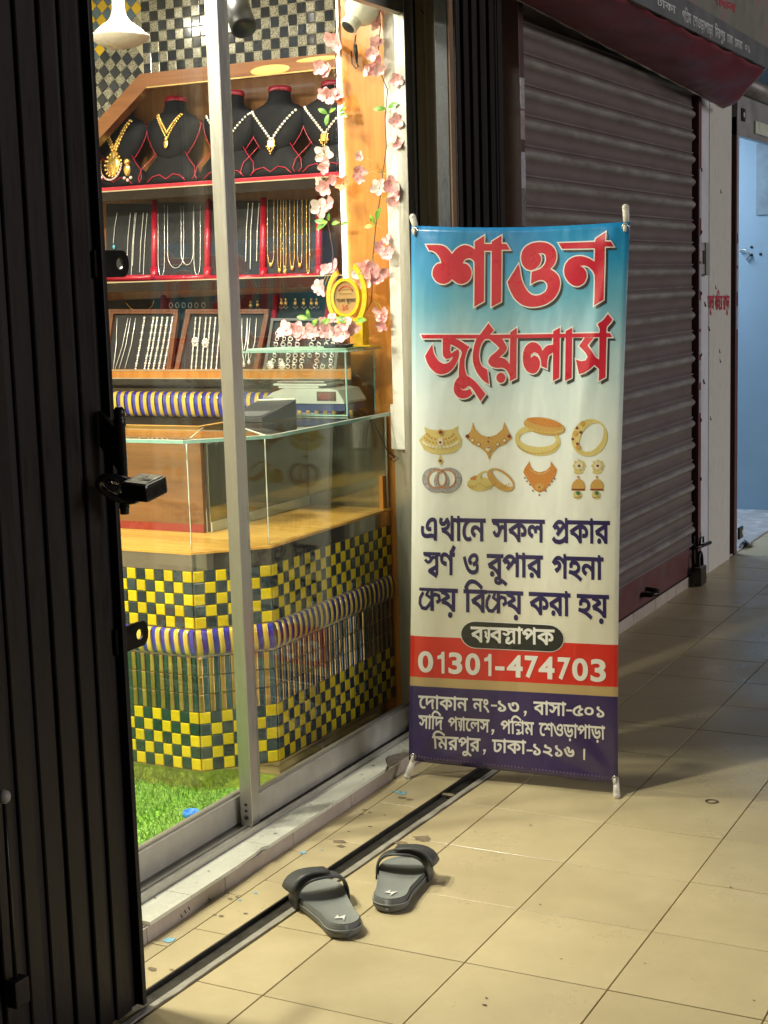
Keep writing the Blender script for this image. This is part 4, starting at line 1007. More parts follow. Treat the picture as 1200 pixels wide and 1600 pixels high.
# ================================================================== small glass case, scale, device on the counter
ZT = .9975
gc = thing('glass_case', (-.42, 1.36, ZT), 'small glass box on the counter with flowers on its lid', 'glass case')
cx0, cx1, cy0, cy1, cz = -.61, -.245, 1.235, 1.415, 1.185
for nm, a, b in (('glass_pane', (cx0, cy0, ZT), (cx1, cy0+.004, cz)), ('glass_pane', (cx0, cy1-.004, ZT), (cx1, cy1, cz)), ('glass_pane', (cx0, cy0+.004, ZT), (cx0+.004, cy1-.004, cz)), ('glass_pane', (cx1-.004, cy0+.004, ZT), (cx1, cy1-.004, cz))): MB().box(a, b).build(nm, g_case, gc)
for x, y in ((cx0, cy0), (cx1, cy0), (cx1, cy1)): MB().box((x-.0015, y-.0015, ZT), (x+.0025, y+.0025, cz)).build('glass_edge', g_edge, gc)
MB().box((cx0-.02, cy0-.02, cz+.0005), (cx1+.02, cy1+.012, cz+.0065)).build('lid', g_case, gc)
MB().box((cx0-.02, cy0-.0207, cz+.0008), (cx1+.02, cy0-.0202, cz+.0062)).build('lid_edge', g_edge, gc)
MB().box((cx1+.0202, cy0-.02, cz+.0008), (cx1+.0207, cy1+.012, cz+.0062)).build('lid_edge', g_edge, gc)
MB().box((cx0, cy0-.0012, ZT+.0003), (cx1, cy0-.0004, ZT+.004)).build('base_edge', g_edge, gc)
m_mint = M('mint_cloth', (.32, .55, .40), .8, var=.15, bump=.2, bscale=300)
cl = [(cx0+.03, cy0+.005), (cx0+.12, cy0-.004), (cx1-.08, cy0+.0), (cx1-.01, cy0+.03), (cx1, cy1-.02), (cx0+.06, cy1-.01), (cx0, cy0+.05)]
tag(MB().prism([(x, y, cz+.0068) for x, y in cl], (0, 0, .003)).build('lid_cloth', m_mint), 'mint green cloth on the lid of the small glass case', 'cloth')
tag(MB().box((cx1-.10, cy0+.05, cz+.0102), (cx1-.02, cy0+.12, cz+.020), .003).build('small_box', m_rubber), 'flat black box at the end of the mint cloth', 'box')
m_grey_s = M('pale_grey_plastic', (.55, .57, .52), .35, var=.05); m_navy = M('navy_plastic', (.03, .05, .16), .4); m_disp = M('display_window', (.10, .055, .05), .12, coat=.5)
sc = thing('weighing_scale', (-.46, 1.33, ZT), 'pale grey digital weighing scale inside the small glass case', 'scale')
sx0, sx1, sy0, sy1 = -.575, -.268, 1.262, 1.40
prof = [(sx0, ZT+.022), (sx0+.02, ZT+.040), (sx0+.06, ZT+.066), (sx0+.10, ZT+.078), (sx1-.05, ZT+.078), (sx1-.022, ZT+.074), (sx1, ZT+.040), (sx1, ZT+.034), (sx0+.14, ZT+.034), (sx0+.07, ZT+.034), (sx0+.02, ZT+.026)]
mb = MB().prism([(x, sy0, z) for x, z in prof], (0, sy1-sy0, 0)); mb.build('housing', m_grey_s, sc)
MB().prism([(sx0, sy0+.004, ZT+.0215), (sx0+.02, sy0+.004, ZT+.0255), (sx0+.07, sy0+.004, ZT+.0335), (sx1, sy0+.004, ZT+.0335), (sx1, sy0+.004, ZT+.012), (sx0+.01, sy0+.004, ZT+.012)], (0, sy1-sy0-.008, 0)).build('base', m_navy, sc)
for x in (sx0+.03, sx1-.03): MB().lathe([(.012, 0.001), (.012, .012)], (x, sy0+.03, ZT), 12).build('foot', m_rubber, sc)
MB().box((-.52, sy0+.015, ZT+.085), (-.335, sy1-.008, ZT+.092), .003).build('pan', m_grey_s, sc); MB().box((-.50, sy0+.012, ZT+.0785), (-.36, sy1-.02, ZT+.085)).build('pan_support', m_grey_s, sc)
MB().box((-.51, sy0+.02, ZT+.094), (-.345, sy1-.015, ZT+.099), .002).build('pan', m_alu, sc)
dd = Vector((sx1-.022, 0, ZT+.074))-Vector((sx1, 0, ZT+.040))
MB().box((-.36, sy0-.0015, ZT+.042), (-.295, sy0-.0003, ZT+.070)).build('display', m_disp, sc)
MB().box((-.352, sy0-.0025, ZT+.047), (-.315, sy0-.0016, ZT+.065)).build('display_digits', M('red_led_window', (.2, .03, .03), .3), sc)
MB().box((-.545, sy0-.0012, ZT+.047), (-.515, sy0-.0003, ZT+.053)).build('badge', m_alu_in, sc)
dv = thing('calculator', (-.52, 1.10, ZT), 'dark wedge shaped desk calculator in front of the glass case', 'calculator')
q0 = [onZ(384, 656, ZT), onZ(462, 662, ZT), onZ(480, 654, ZT), onZ(412, 650, ZT)]
bl = [(-.535, 1.02), (-.405, 1.02), (-.385, 1.18), (-.515, 1.18)]
v = [(x, y, ZT+.0005) for x, y in bl]+[(bl[0][0], bl[0][1], ZT+.008), (bl[1][0], bl[1][1], ZT+.012), (bl[2][0], bl[2][1], ZT+.052), (bl[3][0], bl[3][1], ZT+.048)]
MB().add(v, [(0, 3, 2, 1), (4, 5, 6, 7), (0, 1, 5, 4), (1, 2, 6, 5), (2, 3, 7, 6), (3, 0, 4, 7)]).build('case', M('dark_grey_case', (.035, .035, .038), .4), dv)
MB().tube([(bl[3][0], bl[3][1]-.002, ZT+.0495), (bl[2][0], bl[2][1]-.002, ZT+.0535)], .003, 6).build('bright_rim', m_seal, dv)
MB().add([(v[4][0]+.012, v[4][1]+.015, ZT+.0135), (v[5][0]-.012, v[5][1]+.015, ZT+.0165), (v[5][0]-.004, v[5][1]+.06, ZT+.0275), (v[4][0]+.020, v[4][1]+.06, ZT+.0245)], [(0, 1, 2, 3)]).build('key_panel', m_trayg, dv)

# ---- ring shaped gold award
YA = 1.345
m_award = M('yellow_gold_acrylic', (.75, .48, .02), .25, var=.08, coat=.4)
c = onY(541, 463, YA); aw = thing('award_trophy', (c.x, YA, cz+.011), 'gold ring shaped award with a round plaque among the flowers', 'trophy')
sx = (onY(600, 463, YA)-onY(500, 463, YA)).x/100.
def arc(cx, cy, rx, ry, a0, a1, w, th, name, mat, n=28, taper=False):
    out = []; inn = []
    for k in range(n+1):
        a = math.radians(a0+(a1-a0)*k/n); ww = w*(1-.75*abs(2*k/n-1)**3 if taper else 1)
        out.append((cx+rx*math.cos(a), cy+ry*math.sin(a))); inn.append((cx+(rx-ww)*math.cos(a), cy+(ry-ww)*math.sin(a)))
    mb = MB(); o = out; i_ = inn; v = []
    for (x, z), (x2, z2) in zip(o, i_): v += [(x, YA-th/2, z), (x2, YA-th/2, z2), (x2, YA+th/2, z2), (x, YA+th/2, z)]
    f = []
    for k in range(n):
        for q in range(4): f.append((4*k+q, 4*k+(q+1) % 4, 4*k+4+(q+1) % 4, 4*k+4+q))
    f += [(0, 1, 2, 3), (4*n, 4*n+1, 4*n+2, 4*n+3)]
    return mb.add(v, f).build(name, mat, aw)
rxo = 31*sx; rzo = 41*sx
arc(c.x+.002, c.z-.002, rxo, rzo, 118, 290, 6.2*sx, .012, 'outer_ring', m_award); arc(c.x+.006, c.z+.004, rxo*.98, rzo*1.12, -62, 66, 7.*sx, .012, 'outer_ring', m_award)
arc(c.x, c.z-.004, 22.5*sx, 27*sx, 0, 360, 4.5*sx, .016, 'inner_ring', m_award, 40)
m_plaq = M('tan_plaque', (.40, .24, .085), .45, var=.15)
mb = MB(); mb.add([(c.x+18.6*sx*math.cos(k*.2618), YA-.002, c.z-.004+22.8*sx*math.sin(k*.2618)) for k in range(24)], [tuple(range(24))]); mb.build('plaque', m_plaq, aw)
MB().box((c.x+.030, YA-.02, cz+.011), (c.x+.062, YA+.02, c.z-rzo*.72)).build('stand', m_award, aw)
MB().box((c.x-.02, YA-.025, cz+.0102), (c.x+.09, YA+.025, cz+.016), .002).build('foot_plate', m_award, aw)
m_txtb = M('dark_print', (.05, .03, .015), .5); m_txtr = M('red_print', (.45, .05, .02), .5)
def decal_text(name, s, x0, x1, zb, h, Y, mat, parent, bold=.012):
    cs, a, b, H = word(s, bold); T2 = [[(x0+(q[0]-a)/(b-a)*(x1-x0), zb+q[1]/H*h) for q in cc] for cc in cs]
    vs, fs = fill2(T2); MB().add([(x, Y, z) for x, z in vs], fs).build(name, mat, parent, False)
decal_text('plaque_lettering', 'শাওন', c.x-15*sx, c.x-1*sx, c.z-8*sx, 4.5*sx, YA-.003, m_txtb, aw, .03); decal_text('plaque_lettering', 'জুেয়লাস', c.x+.5*sx, c.x+15*sx, c.z-8*sx, 4.5*sx, YA-.003, m_txtb, aw, .03)
decal_text('plaque_lettering', '১০', c.x-6*sx, c.x+3*sx, c.z-19*sx, 8*sx, YA-.003, m_txtr, aw, .03)
for r_, z_ in ((10, 3.5), (6, 9)): MB().box((c.x-r_*sx, YA-.0031, c.z+z_*sx-.0006), (c.x+r_*sx, YA-.0028, c.z+z_*sx+.0006)).build('plaque_line', m_txtb, aw)
mb = MB(); mb.tube([(c.x+14*sx*math.cos(a), YA-.003, c.z-4*sx+18*sx*math.sin(a)) for a in [math.radians(40+100*k/12) for k in range(13)]], .0022, 5); mb.build('plaque_arc', m_txtr, aw)

# ================================================================== artificial blossom garlands
m_petal = M('pink_petal', (.82, .36, .38), .5, var=.14, scale=60, col2=(.90, .62, .60), mixs=(.42, .6)); m_petw = M('white_and_lit_petal', (.85, .76, .70), .5, var=.06); m_peto = M('orange_petal', (.80, .28, .12), .5, var=.1)
m_stem = M('brown_stem', (.11, .06, .045), .6); m_stemg = M('yellow_green_stem', (.48, .42, .10), .5); m_leaf = M('plastic_leaf', (.10, .27, .03), .35, var=.2, scale=50, col2=(.30, .45, .05), mixs=(.5, .6))
def blossom_mesh(name, mat, seed):
    rd = random.Random(seed); mb = MB()
    for k in range(5):
        a = k*2*math.pi/5+rd.uniform(-.25, .25); tilt = rd.uniform(.25, .95); ln = rd.uniform(.85, 1.1)
        v = []; nu, nv = 5, 4
        for i in range(nu+1):
            u = i/nu; w = .62*math.sin(math.pi*min(1, .12+u*.80))**.75
            for j in range(nv+1):
                s = (j/nv-.5)*2; r = u*ln; z = r*math.sin(tilt)*(.6+.4*u)+.16*s*s*w-.22*u*u; rad = r*math.cos(tilt*.8); y = s*w*.62
                v.append((rad*math.cos(a)-y*math.sin(a), rad*math.sin(a)+y*math.cos(a), z))
        f = [(i*(nv+1)+j, i*(nv+1)+j+1, (i+1)*(nv+1)+j+1, (i+1)*(nv+1)+j) for i in range(nu) for j in range(nv)]
        mb.add(v, f, True)
    mb.ball((0, 0, .1), .12, 6, 4)
    return mb.mesh(name, mat)
BL = [blossom_mesh('blossom', m_petal, s) for s in range(4)]; BW = blossom_mesh('blossom', m_petw, 9); BO = blossom_mesh('blossom', m_peto, 5)  # white blossoms; one has its lamplit whiteness put into the petal colour
def leaf_mesh():
    mb = MB(); v = []; n = 7
    for i in range(n+1):
        u = i/n; w = .22*math.sin(math.pi*u)**.8
        for s in (-1, 0, 1): v.append((u, s*w, .06*math.sin(math.pi*u)+.08*abs(s)*w*3))
    f = [(3*i+j, 3*i+j+1, 3*i+j+4, 3*i+j+3) for i in range(n) for j in range(2)]
    return mb.add(v, f, True).mesh('leaf', m_leaf)
LF = leaf_mesh(); random.seed(31)
def place(px, py, Y, r, parent, kind='p'):
    p = onY(px, py, Y); p.y += random.uniform(-.012, .012); me = {'p': BL[random.randrange(4)], 'w': BW, 'o': BO}[kind]
    o = bpy.data.objects.new('blossom', me); COL.objects.link(o); o.parent = parent; o.matrix_parent_inverse = base_mat(parent).inverted()
    dirv = Vector((random.uniform(-.5, .6), -1, random.uniform(-.6, .6))); o.location = p; o.rotation_euler = (dirv.to_track_quat('Z', 'Y').to_matrix() @ Matrix.Rotation(random.random()*6, 3, 'Z')).to_euler(); o.scale = (r*1.32, r*1.32, r*1.2)
    return p
def leaf(px, py, Y, ang, ln, parent):
    p = onY(px, py, Y); o = bpy.data.objects.new('leaf', LF); COL.objects.link(o); o.parent = parent; o.matrix_parent_inverse = base_mat(parent).inverted()
    a = math.radians(ang); x = Vector((math.cos(a), -.2, math.sin(a))).normalized(); z = Vector((0, -1, .35)); y = z.cross(x).normalized(); z = x.cross(y)
    R = Matrix((x, y, z)).transposed(); o.location = p; o.rotation_euler = R.to_euler(); o.scale = (ln, ln, ln)
def garland(name_pts, Y, label, bl, lv, mat=m_stem):
    p0 = onY(*name_pts[0], Y); t = thing('blossom_garland', p0, label, 'garland', 'pink blossom garlands')
    pts = [onY(x, y, Y)+Vector((0, random.uniform(-.004, .004), 0)) for x, y in name_pts]; MB().tube(pts, .0016, 6).build('stem', mat, t)
    for it in bl:
        px, py, r = it[:3]; k = it[3] if len(it) > 3 else 'p'; p = place(px, py, Y-.01, r, t, k)
        near = min(pts, key=lambda q: (q-p).length); mid = (near+p)/2+Vector((0, .004, .012)); MB().tube([near, mid, p], .0009, 5).build('twig', m_stemg, t)
    for px, py, a, ln in lv: leaf(px, py, Y-.012, a, ln, t)
    return t
garland([(533, 10), (530, 45), (524, 80), (526, 120), (519, 160), (513, 200), (506, 240), (504, 285), (507, 325), (514, 360), (520, 395), (519, 425)], 1.40, 'pink blossom garland hanging left of the bright LED strip',
    [(523, 62, .026), (531, 70, .022), (516, 58, .018), (500, 105, .022), (512, 110, .022), (506, 148, .020), (517, 150, .024), (528, 148, .018), (503, 240, .025, 'w'), (512, 252, .020), (506, 262, .018), (499, 285, .02, 'w'), (508, 292, .024), (517, 280, .017), (533, 286, .022, 'o'), (500, 325, .026, 'w'), (516, 318, .022), (497, 448, .022), (506, 452, .022), (520, 420, .026), (508, 422, .018), (532, 158, .014, 'o')],
    [(512, 178, 150, .034), (513, 178, 262, .036), (514, 176, 20, .030), (530, 176, 25, .032), (530, 178, -20, .034), (512, 348, 170, .042), (512, 346, 215, .045), (514, 346, 80, .026), (518, 350, 5, .032), (532, 352, 15, .030)])
garland([(592, 5), (595, 40), (592, 75), (590, 100), (598, 122), (605, 140), (602, 185), (604, 230), (598, 270), (594, 310), (588, 350), (583, 400), (582, 440), (580, 470), (570, 492), (556, 502)], 1.372, 'pink blossom garland trailing down the orange column',
    [(600, 14, .017), (588, 22, .018), (590, 38, .02), (590, 68, .020), (586, 84, .022), (596, 92, .02), (582, 108, .022), (574, 112, .016), (592, 108, .018), (622, 125, .02), (622, 190, .022), (618, 218, .016), (624, 228, .017), (563, 244, .014), (560, 268, .022), (564, 278, .016), (593, 293, .022, 'w'), (612, 288, .024), (622, 302, .024), (616, 312, .02), (602, 376, .016), (594, 386, .018), (606, 398, .022), (600, 424, .016), (568, 425, .032), (580, 420, .028), (574, 438, .026), (584, 434, .026), (592, 487, .018), (600, 494, .024), (598, 508, .018)],
    [(604, 170, 180, .040), (606, 168, 10, .040), (586, 350, 115, .032), (588, 345, 60, .044), (584, 353, 185, .03)])
garland([(446, 520), (470, 512), (495, 508), (520, 512), (545, 506), (562, 500)], 1.262, 'pink blossom spray lying on the lid of the glass case',
    [(450, 516, .026), (462, 518, .026), (470, 520, .022), (488, 518, .022), (496, 514, .020), (506, 505, .020), (517, 500, .018), (512, 516, .024), (536, 522, .028), (545, 508, .022), (552, 512, .020), (528, 516, .02)],
    [(484, 500, 95, .034), (482, 498, 170, .038), (500, 508, 20, .046), (486, 512, 40, .04), (548, 503, 165, .048), (556, 502, 5, .042)], m_stemg)

# ================================================================== banner stand
BLp = Vector((.030, 1.020, 0)); BRp = Vector((.632, 1.084, 0))
bu = (BRp-BLp).normalized(); LEAN = math.radians(5.2); hn = Vector((bu.y, -bu.x, 0))            # hn points to the viewer
bv = (Vector((0, 0, 1))*math.cos(LEAN)-hn*math.sin(LEAN)).normalized(); bn = bu.cross(bv).normalized()
if bn.dot(CAM-BLp) < 0: bn = -bn
def buv(x, y):
    d_ = ray(x, y); p = CAM+d_*((BLp-CAM).dot(bn)/d_.dot(bn)); q = p-BLp; return q.dot(bu), q.dot(bv)
uTL, vTL = buv(641, 352); uTR, vTR = buv(984, 346); uBL, vBL = buv(638, 1188); uBR, vBR = buv(965, 1225)
vTM = buv(810, 355)[1]; vBM = buv(805, 1206)[1]
def wrinkle(u, v):
    H = vTL; a = 0.
    du = u-uTR; dv = v-vTR
    a += .0018*math.sin(9*u+2.2*v+.5)
    # folds that run into the corners
    for (cu, cv, amp, f0, ph) in ((uBL, vBL, .0030, 9, .3), (uBR, vBR, .0026, 8, 1.1), (uTR, vTR, .0018, 7, .0), (uTL, vTL, .0012, 7, .8)):
        dx, dy = u-cu, v-cv; r = math.hypot(dx, dy)+1e-6; ang = math.atan2(dy, dx)
        a += amp*math.sin(ang*f0+ph)*math.exp(-((r-.10)/.16)**2)*min(1, r/.06)
    edge_ = min(abs(u-(uBL+(uTL-uBL)*v/H)), abs(u-(uBR+(uTR-uBR)*v/H)))
    a += -.006*math.exp(-(edge_/.03)**2)
    a += .0050*math.exp(-((u-(uTR-.040-(vTR-v)*.16))/.020)**2)*math.exp(-((v-(vTR-.30))/.28)**2)   # long fold under the right hook
    a += .0010*math.sin(34*v+2*u)*math.exp(-((v-(vTR-.03))/.05)**2)
    return a
def bpt(u, v, off=0.): return BLp+bu*u+bv*v+bn*(wrinkle(u, v)+off)
# printed ground: blue sky fading to white and cream, then red, tan and purple bands
def banner_mat():
    m = bpy.data.materials.new('printed_banner_vinyl'); m.use_nodes = True; t = m.node_tree; N = t.nodes; L = t.links; b = N['Principled BSDF']
    b.inputs['Roughness'].default_value = .30; b.inputs['Coat Weight'].default_value = .5; b.inputs['Coat Roughness'].default_value = .16
    uv = N.new('ShaderNodeUVMap'); uv.uv_map = 'print'; sp = N.new('ShaderNodeSeparateXYZ'); L.new(uv.outputs[0], sp.inputs[0])
    no = N.new('ShaderNodeTexNoise'); no.inputs['Scale'].default_value = 3.2; no.inputs['Detail'].default_value = 3; L.new(uv.outputs[0], no.inputs['Vector'])
    ma = N.new('ShaderNodeMath'); ma.operation = 'MULTIPLY_ADD'; ma.inputs[1].default_value = .16; L.new(no.outputs[0], ma.inputs[0]); L.new(sp.outputs[1], ma.inputs[2])
    # paler towards the left and centre: a printed cloud
    sb = N.new('ShaderNodeMath'); sb.operation = 'SUBTRACT'; sb.inputs[1].default_value = .08; L.new(ma.outputs[0], sb.inputs[0])
    rp = N.new('ShaderNodeValToRGB'); cr = rp.color_ramp; cr.elements[0].position = 0; cr.elements[0].color = (.70, .66, .52, 1); cr.elements[1].position = 1; cr.elements[1].color = (.01, .22, .56, 1)
    for pos, c in ((.30, (.74, .71, .60)), (.42, (.76, .76, .69)), (.58, (.76, .79, .77)), (.68, (.66, .75, .77)), (.77, (.44, .62, .70)), (.86, (.13, .40, .57)), (.93, (.03, .29, .57))):
        e = cr.elements.new(pos); e.color = (*c, 1)
    L.new(sb.outputs[0], rp.inputs[0]); col = rp.outputs[0]
    for thr, c in (((993, 1008), (.66, .035, .022)), ((1057, 1074), (.50, .36, .17)), ((1071, 1089), (.045, .028, .115))):
        vth = (buv(637, thr[0])[1]+buv(966, thr[1])[1])/2/vTL; slope = (buv(966, thr[1])[1]-buv(637, thr[0])[1])/vTL
        s2 = N.new('ShaderNodeMath'); s2.operation = 'MULTIPLY_ADD'; s2.inputs[1].default_value = slope; s2.inputs[2].default_value = vth-slope*.5; L.new(sp.outputs[0], s2.inputs[0])
        lt = N.new('ShaderNodeMath'); lt.operation = 'LESS_THAN'; L.new(sp.outputs[1], lt.inputs[0]); L.new(s2.outputs[0], lt.inputs[1])
        mx = N.new('ShaderNodeMixRGB'); mx.inputs[2].default_value = (*c, 1); L.new(lt.outputs[0], mx.inputs[0]); L.new(col, mx.inputs[1]); col = mx.outputs[0]
    L.new(col, b.inputs['Base Color'])
    wv = N.new('ShaderNodeTexNoise'); wv.inputs['Scale'].default_value = 9; wv.inputs['Detail'].default_value = 2; L.new(uv.outputs[0], wv.inputs['Vector'])
    bp = N.new('ShaderNodeBump'); bp.inputs['Strength'].default_value = .22; bp.inputs['Distance'].default_value = .02; L.new(wv.outputs[0], bp.inputs['Height']); L.new(bp.outputs[0], b.inputs['Normal'])
    return m
bs = thing('banner_stand', BLp, 'tall printed jewellery banner on an x-shaped stand outside the shop', 'banner')
NU, NV = 40, 100; v = []; uvs = []
for j in range(NV+1):
    for i in range(NU+1):
        a, b = i/NU, j/NV
        top = (vTL*(1-a)+vTR*a)+4*a*(1-a)*(vTM-(vTL+vTR)/2); bot = (vBL*(1-a)+vBR*a)+4*a*(1-a)*(vBM-(vBL+vBR)/2)
        le = uBL*(1-b)+uTL*b+.006*math.sin(math.pi*b); ri = uBR*(1-b)+uTR*b-.010*math.sin(math.pi*b)
        u = le*(1-a)+ri*a; vv_ = bot*(1-b)+top*b; v.append(bpt(u, vv_)); uvs.append((u/uTR, vv_/vTL))
f = [(j*(NU+1)+i, j*(NU+1)+i+1, (j+1)*(NU+1)+i+1, (j+1)*(NU+1)+i) for j in range(NV) for i in range(NU)]
mb = MB(); mb.add(v, f, True); sheet = mb.build('banner_sheet', banner_mat(), bs, False)
ul = sheet.data.uv_layers.new(name='print')
for lp in sheet.data.loops: ul.data[lp.index].uv = uvs[lp.vertex_index]
mod = sheet.modifiers.new('thickness', 'SOLIDIFY'); mod.thickness = .0006; mod.offset = -1 if bn.dot(sheet.data.polygons[0].normal) > 0 else 1
# hem weld marks along the bottom
m_hem = M('hem_weld', (.16, .10, .24), .3)
def densify(c, d):
    o = []
    for i in range(len(c)):
        a, b = Vector(c[i]), Vector(c[(i+1) % len(c)]); n = max(1, int((b-a).length/d))
        o += [tuple(a.lerp(b, k/n)) for k in range(n)]
    return o
def decal(name, cs_px, mat, layer, lattice=.009, px=True):
    """flat print: contours in photo pixels laid on the banner"""
    cs = [[buv(x, y) for x, y in c] for c in cs_px] if px else cs_px
    cs = [densify(c, .008) for c in cs]
    vs, fs = fill2(cs, lattice)
    me = MB(); me.add([bpt(u, w, .0011+.0008*layer) for u, w in vs], fs, True)
    o = me.build(name, mat, sheet, False)
    return o
def orient(cs_px, hole=()):
    """pixel y points down; make ink counter-clockwise in banner space"""
    out = []
    for i, c in enumerate(cs_px):
        cc = [buv(x, y) for x, y in c]; out.append(ccw(cc) if i not in hole else ccw(cc)[::-1])
    return out
m_tred = M('banner_red_ink', (.56, .018, .045), .3, var=.04, coat=.3); m_twhite = M('banner_white_ink', (.80, .78, .76), .35, var=.03, coat=.2); m_tdark = M('banner_dark_ink', (.045, .04, .045), .35, coat=.2); m_tnavy = M('banner_navy_ink', (.028, .02, .10), .35, coat=.2)
def tA(x, y): return (660+x/8, 350+y/8)
def tB(x, y): return (785+x*.15, 350+y*.15)
def tC(x, y): return (650+x/8, 495+y/8)
def tD(x, y): return (790+x*.15, 480+y*.15)
T1 = [[tA(*q) for q in [(50, 262), (230, 262), (290, 285), (340, 335), (370, 378), (410, 325), (460, 285), (520, 262), (580, 270), (625, 295), (655, 320), (655, 222), (775, 148), (772, 250), (868, 250), (872, 220), (992, 148), (990, 248), (1050, 248), (1095, 322), (990, 322), (985, 970), (865, 1035), (868, 335), (772, 335), (770, 965), (650, 1035), (655, 490), (640, 455), (600, 430), (560, 430), (525, 450), (505, 490), (560, 500), (600, 545), (618, 605), (605, 675), (565, 725), (500, 752), (440, 742), (395, 710), (370, 690), (335, 725), (280, 750), (220, 745), (165, 710), (130, 655), (125, 600), (145, 540), (190, 495), (240, 490), (225, 430), (180, 365), (130, 335), (85, 330)]]]
T2 = [[tB(*q) for q in [(170, 418), (185, 480), (195, 560), (225, 640), (265, 705), (310, 740), (360, 748), (410, 735), (455, 705), (475, 660), (470, 620), (440, 590), (400, 582), (350, 597), (300, 625), (308, 498), (360, 485), (410, 460), (445, 420), (460, 370), (450, 320), (420, 302), (375, 308), (400, 330), (408, 370), (390, 425), (350, 465), (300, 485), (250, 470), (210, 425), (195, 360), (205, 290), (245, 235), (310, 200), (390, 188), (470, 198), (530, 235), (562, 290), (565, 360), (545, 420), (500, 470), (550, 500), (590, 545), (607, 610), (590, 700), (540, 780), (460, 835), (370, 862), (280, 865), (200, 840), (130, 780), (80, 690), (55, 605)]]]
T3 = [[tB(*q) for q in [(590, 200), (970, 188), (978, 155), (1078, 88), (1072, 185), (1130, 185), (1160, 235), (1070, 238), (1058, 790), (960, 850), (968, 540), (945, 490), (905, 450), (860, 432), (810, 438), (850, 458), (880, 505), (880, 560), (855, 615), (800, 650), (745, 645), (690, 605), (655, 545), (645, 485), (660, 420), (700, 370), (760, 340), (830, 335), (900, 355), (965, 395), (970, 255), (625, 260)]]]
W2 = [[tC(62, 224), tC(1190, 224), tD(985, 270), tD(1090, 270), tD(1112, 312), tD(0, 325), tC(1190, 272), tC(85, 272)],
      [tC(*q) for q in [(335, 260), (500, 268), (670, 375), (640, 420), (575, 450), (560, 415), (520, 385), (430, 343), (425, 430), (440, 458), (480, 430), (520, 405), (538, 430), (535, 500), (510, 570), (460, 650), (400, 700), (320, 722), (250, 705), (180, 640), (140, 570), (115, 490), (205, 340), (215, 430), (245, 500), (290, 560), (350, 590), (410, 575), (450, 530), (468, 490), (430, 515), (380, 528), (345, 500), (335, 450)]],
      [tC(*q) for q in [(575, 440), (650, 400), (620, 480), (605, 560), (608, 650), (635, 735), (690, 765), (760, 825), (870, 965), (805, 1055), (700, 885), (655, 862), (630, 885), (600, 908), (575, 905), (555, 875), (562, 902), (590, 922), (640, 918), (675, 895), (705, 960), (660, 1005), (590, 1025), (530, 1010), (485, 960), (470, 900), (478, 840), (500, 790), (537, 750), (537, 640), (547, 540), (565, 490)]],
      [tC(*q) for q in [(800, 225), (908, 78), (975, 170), (920, 225), (910, 275), (860, 280), (820, 330), (795, 400), (785, 490), (795, 560), (830, 625), (890, 660), (912, 845), (840, 800), (760, 700), (715, 590), (707, 480), (725, 370), (755, 275)]],
      [tC(*q) for q in [(900, 268), (1075, 268), (1135, 370), (1138, 405), (1105, 455), (1040, 508), (1110, 520), (1150, 560), (1190, 620), (1190, 790), (1165, 720), (1130, 660), (1080, 635), (1000, 640), (940, 620), (905, 575), (905, 540), (935, 490), (1000, 440), (1045, 392), (985, 330)]],
      [tC(1062+58*math.cos(k*.5236), 762+65*math.sin(k*.5236)) for k in range(12)],
      [tD(*q) for q in [(50, 262), (118, 215), (112, 738), (45, 770), (44, 600)]],
      [tD(*q) for q in [(500, 390), (430, 400), (385, 455), (370, 410), (325, 370), (270, 362), (215, 400), (185, 460), (180, 540), (190, 610), (225, 670), (280, 695), (325, 680), (355, 630), (362, 570), (340, 520), (300, 500), (262, 530), (265, 490), (300, 468), (340, 485), (370, 540), (375, 615), (432, 640), (435, 560), (450, 500), (500, 470)]],
      [tD(*q) for q in [(500, 250), (568, 215), (560, 735), (495, 768)]], [tD(*q) for q in [(630, 250), (696, 215), (690, 735), (622, 768)]],
      [tD(*q) for q in [(830, 318), (925, 318), (860, 400), (905, 460), (940, 520), (978, 545), (978, 645), (930, 600), (890, 640), (830, 680), (770, 698), (735, 545), (790, 565), (840, 555), (862, 520), (840, 475), (770, 405)]],
      [tD(*q) for q in [(985, 265), (1055, 265), (1042, 730), (975, 768)]], [tD(*q) for q in [(965, 178), (1020, 140), (1070, 72), (1115, 130), (1090, 170), (1055, 205), (1050, 275), (985, 275), (990, 230)]]]
for wset, nm in ((T1, 'title_letters'), (T2, 'title_letters'), (T3, 'title_letters'), (W2, 'title_letters')):
    cs = [smooth2(c, 1) for c in orient(wset)]
    out = [offset2(c, .0034) for c in cs]
    shd = [[(u+.0068, w-.0078) for u, w in offset2(c, .0012)] for c in cs]
    decal('letter_shadow', shd, m_tdark, 0, px=False); decal('letter_outline', out, m_twhite, 1, px=False); decal(nm, cs, m_tred, 2, px=False)
# ---- smaller lines of print
def sline(words, mat, zoom, ymat, h, layer=1, bold=.03, name='letters'):
    """words: (text, x0, x1) in zoom coordinates; header line y = ymat(x), letter height h(x)"""
    ox, oy, s = zoom
    for s_, x0, x1 in words:
        cs, a, b, H = word(s_, bold); out = []
        for c in cs:
            pc = []
            for qx, qy in c:
                zx = x0+(qx-a)/(b-a)*(x1-x0); zy = ymat(zx)+(1-qy/H)*h(zx); pc.append(buv(ox+zx*s, oy+zy*s))
            out.append(pc)
        decal(name, out, mat, layer, .03, False)
lin = lambda x0, y0, x1, y1: (lambda x: y0+(y1-y0)*(x-x0)/(x1-x0))
ZG = (620, 790, .308333); ZH = (620, 960, .308333)
sline([('এখােন', 122, 450), ('সকল', 480, 750), ('প₁কার', 785, 1080)], m_tnavy, ZG, lin(120, 64, 1080, 82), lambda x: 108, 0, .026)
